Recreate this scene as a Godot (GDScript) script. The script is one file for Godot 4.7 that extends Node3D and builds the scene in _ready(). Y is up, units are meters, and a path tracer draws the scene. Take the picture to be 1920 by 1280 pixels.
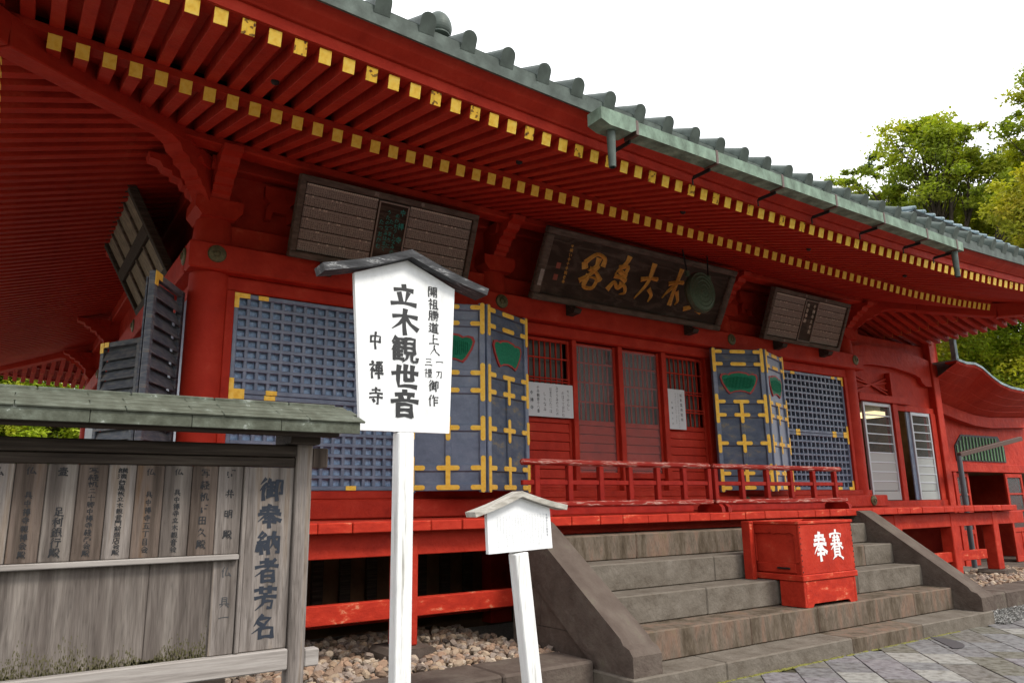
extends Node3D
# A red temple hall under deep eaves, seen from its forecourt on a bright overcast day.
# X runs along the front to the right, Y is up, Z comes towards the viewer.

const CX := 7.41          # middle of the hall
const CZ := -13.81
const HALF := 5.79        # half the distance between the corner columns
const STEP := 0.187       # spacing of the rafters
var M := {}
var cache := {}
var names := {}
var rng := RandomNumberGenerator.new()
var ink := {}

# ------------------------------------------------------------------ helpers
class Shape:
	var v := PackedVector3Array()
	var n := PackedVector3Array()
	var c := PackedColorArray()
	var col := Color.WHITE
	var coloured := false
	func tri(a: Vector3, b: Vector3, d: Vector3) -> void:      # counter-clockwise seen from outside
		var m := (b - a).cross(d - a)
		if m.length_squared() < 1e-16: return
		m = m.normalized()
		v.append(a); v.append(d); v.append(b)
		for i in 3: n.append(m)
		if coloured:
			for i in 3: c.append(col)
	func quad(a: Vector3, b: Vector3, d: Vector3, e: Vector3) -> void:
		tri(a, b, d); tri(a, d, e)
	func smooth(a: Vector3, b: Vector3, d: Vector3, na: Vector3, nb: Vector3, nd: Vector3) -> void:
		v.append(a); v.append(d); v.append(b); n.append(na); n.append(nd); n.append(nb)
		if coloured:
			for i in 3: c.append(col)
	func box(p: Vector3, s: Vector3, b := 0.0, t := Transform3D()) -> void:
		var h := s / 2
		b = min(b, min(h.x, min(h.y, h.z)) * 0.9)
		var i := h - Vector3(b, b, b)
		for ax in 3:
			for sg in [-1.0, 1.0]:
				var u := (ax + 1) % 3
				var w := (ax + 2) % 3
				var q := []
				for k in [[-1, -1], [1, -1], [1, 1], [-1, 1]]:
					var r := Vector3.ZERO
					r[ax] = sg * h[ax]; r[u] = k[0] * i[u]; r[w] = k[1] * i[w]
					q.append(t * (p + r))
				if sg > 0: quad(q[0], q[1], q[2], q[3])
				else: quad(q[3], q[2], q[1], q[0])
				if b > 0:
					for s2 in [-1.0, 1.0]:                      # the chamfer between face ax and face u
						var e := []
						for k in [[0, -1], [0, 1], [1, 1], [1, -1]]:
							var r2 := Vector3.ZERO
							r2[ax] = sg * (h[ax] if k[0] == 0 else i[ax]); r2[u] = s2 * (i[u] if k[0] == 0 else h[u]); r2[w] = k[1] * i[w]
							e.append(t * (p + r2))
						if sg * s2 > 0: quad(e[3], e[2], e[1], e[0])
						else: quad(e[0], e[1], e[2], e[3])
		if b > 0:
			for x in [-1.0, 1.0]:
				for y in [-1.0, 1.0]:
					for z in [-1.0, 1.0]:
						var a := t * (p + Vector3(x * h.x, y * i.y, z * i.z))
						var d := t * (p + Vector3(x * i.x, y * h.y, z * i.z))
						var e := t * (p + Vector3(x * i.x, y * i.y, z * h.z))
						if x * y * z > 0: tri(a, d, e)
						else: tri(a, e, d)
	func prism(pts: PackedVector2Array, d0: float, d1: float, t := Transform3D()) -> void:   # pts counter-clockwise in x,y; from z=d0 to z=d1
		var idx := Geometry2D.triangulate_polygon(pts)
		var area := 0.0
		for k in pts.size():
			area += pts[k].cross(pts[(k + 1) % pts.size()])
		var p := pts.duplicate()
		if area < 0:
			p.reverse()
			idx = Geometry2D.triangulate_polygon(p)
		for k in range(0, idx.size(), 3):
			var a := p[idx[k]]; var b := p[idx[k + 1]]; var e := p[idx[k + 2]]
			if (b - a).cross(e - a) < 0:
				var s := b
				b = e; e = s
			tri(t * Vector3(a.x, a.y, d1), t * Vector3(b.x, b.y, d1), t * Vector3(e.x, e.y, d1))
			tri(t * Vector3(a.x, a.y, d0), t * Vector3(e.x, e.y, d0), t * Vector3(b.x, b.y, d0))
		for k in p.size():
			var a := p[k]; var b := p[(k + 1) % p.size()]
			quad(t * Vector3(a.x, a.y, d0), t * Vector3(b.x, b.y, d0), t * Vector3(b.x, b.y, d1), t * Vector3(a.x, a.y, d1))
	func lathe(prof: Array, segs: int, t := Transform3D()) -> void:   # prof of Vector2(radius, y), bottom to top
		for k in prof.size() - 1:
			var p: Vector2 = prof[k]; var q: Vector2 = prof[k + 1]
			var s := Vector2(q.y - p.y, -(q.x - p.x)).normalized()
			for j in segs:
				var a0 := TAU * j / segs; var a1 := TAU * (j + 1) / segs
				var d0 := Vector3(cos(a0), 0, -sin(a0)); var d1 := Vector3(cos(a1), 0, -sin(a1))
				var n0 := (t.basis * (d0 * s.x + Vector3(0, s.y, 0))).normalized(); var n1 := (t.basis * (d1 * s.x + Vector3(0, s.y, 0))).normalized()
				var A := t * (d0 * p.x + Vector3(0, p.y, 0)); var B := t * (d1 * p.x + Vector3(0, p.y, 0))
				var C := t * (d1 * q.x + Vector3(0, q.y, 0)); var D := t * (d0 * q.x + Vector3(0, q.y, 0))
				if p.x > 1e-5: smooth(A, B, C, n0, n1, n1)
				if q.x > 1e-5: smooth(A, C, D, n0, n1, n0)
	func tube(a: Vector3, b: Vector3, r0: float, r1: float, segs := 6) -> void:
		var y := (b - a).normalized()
		var x := y.cross(Vector3(0.31, 0.2, 0.93)).normalized()
		lathe([Vector2(r0, 0), Vector2(r1, (b - a).length())], segs, Transform3D(Basis(x, y, x.cross(y)), a))
	func mesh() -> ArrayMesh:
		var m := ArrayMesh.new()
		var arr := []
		arr.resize(Mesh.ARRAY_MAX)
		arr[Mesh.ARRAY_VERTEX] = v; arr[Mesh.ARRAY_NORMAL] = n
		if coloured: arr[Mesh.ARRAY_COLOR] = c
		m.add_surface_from_arrays(Mesh.PRIMITIVE_TRIANGLES, arr)
		return m

func numbered(called: String) -> String:
	var k: int = names.get(called, 0)
	names[called] = k + 1
	return called if k == 0 else "%s_%03d" % [called, k]

func put(called: String, mesh: Mesh, m: Material, parent: Node, t := Transform3D()) -> MeshInstance3D:
	var o := MeshInstance3D.new()
	o.name = numbered(called) if parent == self else called
	o.mesh = mesh; o.material_override = m
	parent.add_child(o, true)
	o.transform = t
	return o

func thing(called: String, label: String, category: String, at := Vector3.ZERO, group := "") -> Node3D:
	var o := Node3D.new()
	o.name = numbered(called)
	add_child(o)
	o.position = at
	tag(o, label, category, group)
	return o

func tag(o: Node, label: String, category: String, group := "") -> void:
	o.set_meta("label", label)
	o.set_meta("category", category)
	if group: o.set_meta("group", group)

func part(called: String, parent: Node, at := Vector3.ZERO) -> Node3D:
	var o := Node3D.new()
	o.name = called
	parent.add_child(o, true)
	o.position = at
	return o

func structure(called: String) -> Node3D:
	var o := Node3D.new()
	o.name = numbered(called)
	add_child(o)
	o.set_meta("kind", "structure")
	return o

func bm(s: Vector3, b := 0.006) -> ArrayMesh:                    # a chamfered box, shared between boxes of one size
	var key := "b%.4f,%.4f,%.4f,%.4f" % [s.x, s.y, s.z, b]
	if not cache.has(key):
		var q := Shape.new()
		q.box(Vector3.ZERO, s, b)
		cache[key] = q.mesh()
	return cache[key]

func bx(called: String, parent: Node, lo: Vector3, hi: Vector3, m: Material, b := 0.006) -> MeshInstance3D:
	return put(called, bm((hi - lo).abs(), b), m, parent, Transform3D(Basis(), (lo + hi) / 2))

func bar(called: String, parent: Node, a: Vector3, b: Vector3, w: float, h: float, m: Material, bev := 0.006, up := Vector3.UP) -> MeshInstance3D:
	var z := (b - a).normalized()
	var x := up.cross(z).normalized()
	return put(called, bm(Vector3(w, h, snappedf((b - a).length(), 0.002)), bev), m, parent, Transform3D(Basis(x, z.cross(x), z), (a + b) / 2))

# --------------------------------------------------------------- materials
func noise_tex(freq: float, ramp: Array, oct := 4, seed_ := 1, size := 512, kind := FastNoiseLite.TYPE_SIMPLEX_SMOOTH) -> NoiseTexture2D:
	var t := NoiseTexture2D.new()
	var f := FastNoiseLite.new()
	f.fractal_gain = 0.66 if oct > 6 else 0.56 if oct > 4 else 0.5
	f.noise_type = kind; f.frequency = freq; f.fractal_octaves = oct; f.seed = seed_
	t.noise = f; t.width = size; t.height = size; t.seamless = true
	if ramp.is_empty():
		t.as_normal_map = true; t.bump_strength = 6.0
	else:
		var g := Gradient.new()
		var offs := PackedFloat32Array(); var cols := PackedColorArray()
		for r in ramp: offs.append(r[0]); cols.append(r[1])
		g.offsets = offs; g.colors = cols
		t.color_ramp = g
	return t

func rgb(r: int, g: int, b: int) -> Color:
	return Color(r / 255.0, g / 255.0, b / 255.0)

func mat(key: String, ramp: Array, scale_: Vector3, rough: float, metal := 0.0, freq := 0.012, oct := 4, bump := 0.0, seed_ := 1) -> StandardMaterial3D:
	var m := StandardMaterial3D.new()
	m.albedo_texture = noise_tex(freq, ramp, oct, seed_)
	m.uv1_triplanar = true; m.uv1_world_triplanar = true; m.uv1_scale = scale_
	m.roughness = rough; m.metallic = metal; m.metallic_specular = 0.25
	if bump > 0:
		m.normal_enabled = true; m.normal_scale = bump
		m.normal_texture = noise_tex(freq * 2.0, [], oct, seed_ + 7)
	M[key] = m
	return m

func plain(key: String, c: Color, rough: float, metal := 0.0) -> StandardMaterial3D:
	var m := StandardMaterial3D.new()
	m.albedo_color = c; m.roughness = rough; m.metallic = metal
	M[key] = m
	return m

func materials() -> void:
	mat("red", [[0.0, rgb(138, 34, 24)], [0.25, rgb(160, 43, 29)], [0.55, rgb(172, 48, 32)], [0.8, rgb(178, 56, 39)], [1.0, rgb(188, 78, 58)]], Vector3(0.35, 0.35, 0.35), 0.6, 0.0, 0.012, 8, 0.25)
	mat("red_worn", [[0.0, rgb(150, 38, 26)], [0.6, rgb(178, 50, 33)], [0.7, rgb(186, 62, 42)], [0.78, rgb(196, 92, 66)], [0.83, rgb(204, 146, 116)], [0.88, rgb(186, 64, 44)], [1.0, rgb(170, 46, 31)]], Vector3(0.5, 1.1, 0.5), 0.6, 0.0, 0.012, 9, 0.25, 5)
	mat("rail_red", [[0.0, rgb(120, 25, 19)], [0.5, rgb(136, 31, 23)], [1.0, rgb(150, 40, 30)]], Vector3(0.7, 0.7, 0.7), 0.5, 0.0, 0.013, 5, 0.15, 9)
	mat("rail_worn", [[0.0, rgb(128, 30, 23)], [0.5, rgb(140, 40, 32)], [0.58, rgb(150, 70, 60)], [0.66, rgb(190, 160, 150)], [0.76, rgb(150, 64, 54)], [1.0, rgb(130, 34, 27)]], Vector3(0.35, 3.0, 2.0), 0.55, 0.0, 0.014, 6, 0.15, 9)
	mat("gold", [[0.0, rgb(232, 176, 58)], [0.5, rgb(250, 204, 84)], [1.0, rgb(252, 216, 112)]], Vector3(2, 2, 2), 0.42, 0.1, 0.015, 4, 0.1, 4)
	mat("gold_leaf", [[0.0, rgb(146, 96, 44)], [0.4, rgb(196, 142, 66)], [1.0, rgb(220, 172, 92)]], Vector3(1.5, 1.5, 1.5), 0.5, 0.15, 0.02, 8, 0.3, 54)
	mat("gold_worn", [[0.0, rgb(92, 62, 40)], [0.3, rgb(104, 70, 44)], [0.33, rgb(240, 186, 62)], [1.0, rgb(246, 204, 86)]], Vector3(1.0, 1.0, 1.0), 0.45, 0.15, 0.03, 2, 0.1, 14)
	mat("lacquer", [[0.0, rgb(86, 97, 118)], [0.5, rgb(104, 116, 138)], [0.8, rgb(119, 130, 150)], [1.0, rgb(138, 132, 126)]], Vector3(0.7, 0.7, 0.7), 0.34, 0.0, 0.012, 8, 0.15, 6)
	M.lacquer.metallic_specular = 0.5
	mat("lacquer_worn", [[0.0, rgb(62, 70, 86)], [0.5, rgb(88, 98, 116)], [0.68, rgb(102, 108, 116)], [0.82, rgb(134, 122, 98)], [1.0, rgb(154, 138, 100)]], Vector3(0.5, 0.8, 0.5), 0.42, 0.0, 0.012, 8, 0.2, 8)
	mat("lattice_back", [[0.0, rgb(118, 140, 170)], [0.5, rgb(154, 176, 206)], [1.0, rgb(190, 208, 230)]], Vector3(1.2, 1.2, 1.2), 0.6, 0.0, 0.03, 7, 0.1, 21)
	mat("slat_black", [[0.0, rgb(60, 63, 70)], [0.5, rgb(92, 98, 108)], [0.75, rgb(122, 122, 122)], [1.0, rgb(150, 128, 108)]], Vector3(0.7, 3.0, 0.7), 0.5, 0.0, 0.012, 5, 0.25, 10)
	mat("copper", [[0.0, rgb(68, 74, 70)], [0.5, rgb(84, 92, 87)], [1.0, rgb(104, 114, 108)]], Vector3(0.7, 0.7, 0.7), 0.5, 0.15, 0.012, 5, 0.1, 11)
	mat("verdigris", [[0.0, rgb(76, 86, 76)], [0.4, rgb(104, 120, 106)], [0.65, rgb(124, 144, 128)], [1.0, rgb(156, 172, 150)]], Vector3(0.6, 0.3, 0.6), 0.6, 0.05, 0.014, 8, 0.15, 12)
	mat("stone", [[0.0, rgb(88, 79, 70)], [0.4, rgb(104, 96, 87)], [0.7, rgb(112, 104, 95)], [1.0, rgb(124, 116, 107)]], Vector3(0.45, 0.45, 0.45), 0.85, 0.0, 0.012, 8, 0.35, 13)
	mat("stone_stained", [[0.0, rgb(64, 55, 45)], [0.3, rgb(88, 77, 65)], [0.5, rgb(104, 93, 82)], [0.72, rgb(118, 96, 82)], [1.0, rgb(98, 94, 72)]], Vector3(0.5, 0.12, 0.5), 0.85, 0.0, 0.012, 8, 0.4, 15)
	mat("stone_dark", [[0.0, rgb(78, 67, 61)], [0.5, rgb(93, 82, 75)], [0.8, rgb(102, 92, 84)], [1.0, rgb(100, 100, 80)]], Vector3(0.45, 0.45, 0.45), 0.88, 0.0, 0.012, 8, 0.4, 16)
	var pv := [[116, 115, 116], [108, 104, 100], [120, 116, 119], [106, 103, 95], [138, 136, 132], [112, 110, 111]]
	for k in pv.size():
		var p: Array = pv[k]
		mat("pave%d" % k, [[0.0, rgb(p[0] - 34, p[1] - 36, p[2] - 40)], [0.5, rgb(p[0], p[1], p[2])], [1.0, rgb(p[0] + 16, p[1] + 16, p[2] + 12)]], Vector3(1.3, 1.3, 1.3), 0.8, 0.0, 0.014, 6, 0.3, 30 + k)
	mat("ground", [[0.0, rgb(88, 82, 74)], [0.5, rgb(120, 114, 106)], [1.0, rgb(146, 140, 130)]], Vector3(0.8, 0.8, 0.8), 0.95, 0.0, 0.05, 5, 0.6, 17)
	mat("joint", [[0.0, rgb(50, 47, 38)], [0.6, rgb(72, 68, 56)], [1.0, rgb(78, 84, 46)]], Vector3(0.8, 0.8, 0.8), 0.95, 0.0, 0.02, 5, 0.3, 18)
	mat("moss", [[0.0, rgb(96, 96, 52)], [1.0, rgb(132, 126, 66)]], Vector3(3, 3, 3), 0.95, 0.0, 0.03, 4, 0.5, 19)
	mat("moss_dark", [[0.0, rgb(80, 76, 56)], [1.0, rgb(100, 96, 66)]], Vector3(3, 3, 3), 0.95, 0.0, 0.03, 4, 0.0, 52)
	mat("wood_dark", [[0.0, rgb(44, 38, 34)], [0.5, rgb(64, 56, 50)], [1.0, rgb(86, 78, 70)]], Vector3(0.25, 5.0, 5.0), 0.75, 0.0, 0.012, 5, 0.3, 20)
	mat("wood_v", [[0.0, rgb(78, 71, 66)], [0.35, rgb(112, 104, 99)], [0.6, rgb(134, 126, 121)], [0.8, rgb(122, 109, 98)], [1.0, rgb(160, 152, 147)]], Vector3(1.5, 0.07, 1.5), 0.8, 0.0, 0.012, 10, 0.5, 22)
	mat("wood_v2", [[0.0, rgb(56, 48, 43)], [0.35, rgb(86, 75, 68)], [0.6, rgb(108, 95, 87)], [0.8, rgb(100, 80, 64)], [1.0, rgb(130, 117, 104)]], Vector3(1.4, 0.07, 1.4), 0.8, 0.0, 0.01, 10, 0.4, 23)
	mat("wood_pale", [[0.0, rgb(124, 117, 112)], [0.5, rgb(152, 145, 140)], [1.0, rgb(172, 166, 161)]], Vector3(0.15, 3.0, 3.0), 0.8, 0.0, 0.012, 7, 0.3, 24)
	mat("wood_mossy", [[0.0, rgb(62, 56, 52)], [0.4, rgb(94, 86, 81)], [0.7, rgb(118, 110, 104)], [1.0, rgb(142, 134, 127)]], Vector3(1.2, 0.06, 1.2), 0.85, 0.0, 0.012, 10, 0.5, 25)
	mat("white_paint", [[0.0, rgb(212, 213, 212)], [0.4, rgb(230, 231, 232)], [1.0, rgb(240, 241, 242)]], Vector3(0.5, 0.25, 0.5), 0.55, 0.0, 0.012, 7, 0.1, 26)
	mat("white_wood", [[0.0, rgb(150, 146, 140)], [0.2, rgb(186, 184, 178)], [0.28, rgb(224, 224, 222)], [1.0, rgb(238, 238, 238)]], Vector3(3.0, 0.12, 3.0), 0.65, 0.0, 0.012, 9, 0.3, 27)
	mat("cap_wood", [[0.0, rgb(44, 44, 46)], [0.5, rgb(66, 66, 68)], [0.72, rgb(88, 88, 90)], [0.78, rgb(170, 170, 170)], [0.82, rgb(84, 84, 84)], [1.0, rgb(72, 72, 72)]], Vector3(0.5, 2.0, 2.0), 0.6, 0.0, 0.014, 8, 0.3, 28)
	mat("cap_pale", [[0.0, rgb(138, 132, 122)], [0.5, rgb(178, 173, 164)], [0.8, rgb(204, 200, 192)], [1.0, rgb(150, 144, 134)]], Vector3(0.5, 2.0, 2.0), 0.8, 0.0, 0.014, 8, 0.4, 29)
	mat("plaque", [[0.0, rgb(34, 25, 20)], [0.3, rgb(52, 39, 31)], [0.36, rgb(84, 70, 62)], [0.4, rgb(50, 38, 31)], [0.5, rgb(60, 46, 38)], [0.55, rgb(92, 78, 70)], [0.6, rgb(48, 37, 30)], [0.7, rgb(78, 64, 56)], [0.76, rgb(46, 35, 28)], [1.0, rgb(70, 56, 47)]], Vector3(0.12, 0.5, 0.5), 0.6, 0.0, 0.006, 2, 0.3, 40)
	var pn: FastNoiseLite = (M.plaque.albedo_texture as NoiseTexture2D).noise
	pn.domain_warp_enabled = true; pn.domain_warp_amplitude = 60.0; pn.domain_warp_frequency = 0.008
	mat("plaque_edge", [[0.0, rgb(64, 54, 48)], [0.5, rgb(94, 82, 74)], [1.0, rgb(122, 108, 98)]], Vector3(0.4, 2.0, 2.0), 0.7, 0.0, 0.016, 8, 0.35, 41)
	mat("name_strip", [[0.0, rgb(122, 110, 102)], [0.5, rgb(144, 131, 123)], [1.0, rgb(160, 147, 138)]], Vector3(2, 2, 2), 0.75, 0.0, 0.02, 7, 0.2, 42)
	mat("side_board", [[0.0, rgb(84, 76, 66)], [0.5, rgb(128, 116, 100)], [1.0, rgb(160, 144, 122)]], Vector3(2.0, 0.8, 2.0), 0.75, 0.0, 0.016, 6, 0.3, 43)
	mat("bronze", [[0.0, rgb(78, 76, 58)], [0.5, rgb(100, 96, 72)], [1.0, rgb(124, 112, 80)]], Vector3(3, 3, 3), 0.5, 0.5, 0.02, 4, 0.15, 44)
	mat("gong_metal", [[0.0, rgb(64, 78, 66)], [0.5, rgb(84, 98, 82)], [1.0, rgb(104, 114, 92)]], Vector3(3, 3, 3), 0.55, 0.4, 0.02, 4, 0.15, 45)
	mat("green_board", [[0.0, rgb(22, 104, 76)], [1.0, rgb(38, 132, 98)]], Vector3(2, 2, 2), 0.55, 0.0, 0.02, 4, 0.1, 46)
	mat("slate", [[0.0, rgb(66, 68, 58)], [0.5, rgb(86, 89, 78)], [0.82, rgb(104, 109, 98)], [0.87, rgb(176, 180, 176)], [0.9, rgb(104, 110, 100)], [1.0, rgb(112, 118, 108)]], Vector3(0.8, 0.8, 0.8), 0.5, 0.1, 0.02, 8, 0.15, 47)
	mat("bark", [[0.0, rgb(50, 42, 36)], [1.0, rgb(92, 82, 72)]], Vector3(2, 0.6, 2), 0.95, 0.0, 0.02, 5, 0.6, 48)
	mat("hill", [[0.0, rgb(84, 92, 84)], [0.5, rgb(108, 108, 106)], [1.0, rgb(124, 118, 122)]], Vector3(0.05, 0.05, 0.05), 0.95, 0.0, 0.02, 6, 0.3, 49)
	mat("forest", [[0.0, rgb(38, 48, 26)], [0.5, rgb(62, 74, 38)], [1.0, rgb(92, 98, 52)]], Vector3(0.2, 0.2, 0.2), 0.95, 0.0, 0.02, 6, 0.5, 53)
	mat("tile_grey", [[0.0, rgb(98, 112, 116)], [0.5, rgb(124, 140, 146)], [1.0, rgb(150, 164, 168)]], Vector3(0.7, 0.7, 0.7), 0.5, 0.1, 0.012, 5, 0.1, 50)
	mat("inside", [[0.0, rgb(86, 66, 50)], [1.0, rgb(122, 94, 70)]], Vector3(0.5, 0.5, 0.5), 0.9, 0.0, 0.012, 6, 0.2, 51)
	plain("rim_red", rgb(158, 32, 24), 0.5)
	plain("black", rgb(38, 38, 40), 0.6)
	plain("ink_blue", rgb(30, 37, 50), 0.7)
	plain("ink_dark", rgb(28, 28, 32), 0.7)
	plain("ink_grey", rgb(60, 60, 62), 0.6)
	plain("teal", rgb(34, 132, 122), 0.6)
	plain("white_flat", rgb(228, 228, 226), 0.6)
	plain("paper", rgb(196, 200, 202), 0.7)
	plain("pale_mark", rgb(196, 182, 166), 0.7)
	plain("dark_mark", rgb(52, 44, 40), 0.8)
	plain("seal", rgb(136, 66, 50), 0.7)
	plain("iron", rgb(34, 32, 32), 0.6, 0.4)
	plain("alu", rgb(186, 190, 196), 0.4, 0.3)
	plain("frosted", rgb(158, 162, 160), 0.6)
	plain("fine_ink", rgb(146, 150, 156), 0.7)
	plain("curtain", rgb(96, 98, 92), 0.9)
	plain("pipe", rgb(86, 88, 94), 0.45, 0.2)
	plain("pipe_brown", rgb(84, 62, 54), 0.5)
	plain("asphalt", rgb(66, 62, 64), 0.95)
	plain("green_slat", rgb(86, 128, 84), 0.6)
	var gl := StandardMaterial3D.new()
	gl.transparency = BaseMaterial3D.TRANSPARENCY_ALPHA
	gl.albedo_color = Color(0.6, 0.64, 0.64, 0.1); gl.roughness = 0.05; gl.metallic_specular = 0.12
	M["glass"] = gl
	var rk := StandardMaterial3D.new()
	rk.vertex_color_use_as_albedo = true; rk.roughness = 0.9
	M["rock"] = rk
	var lf := StandardMaterial3D.new()
	lf.vertex_color_use_as_albedo = true; lf.roughness = 0.6
	lf.backlight_enabled = true; lf.backlight = Color(0.9, 0.95, 0.5)
	M["leaf"] = lf

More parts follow.
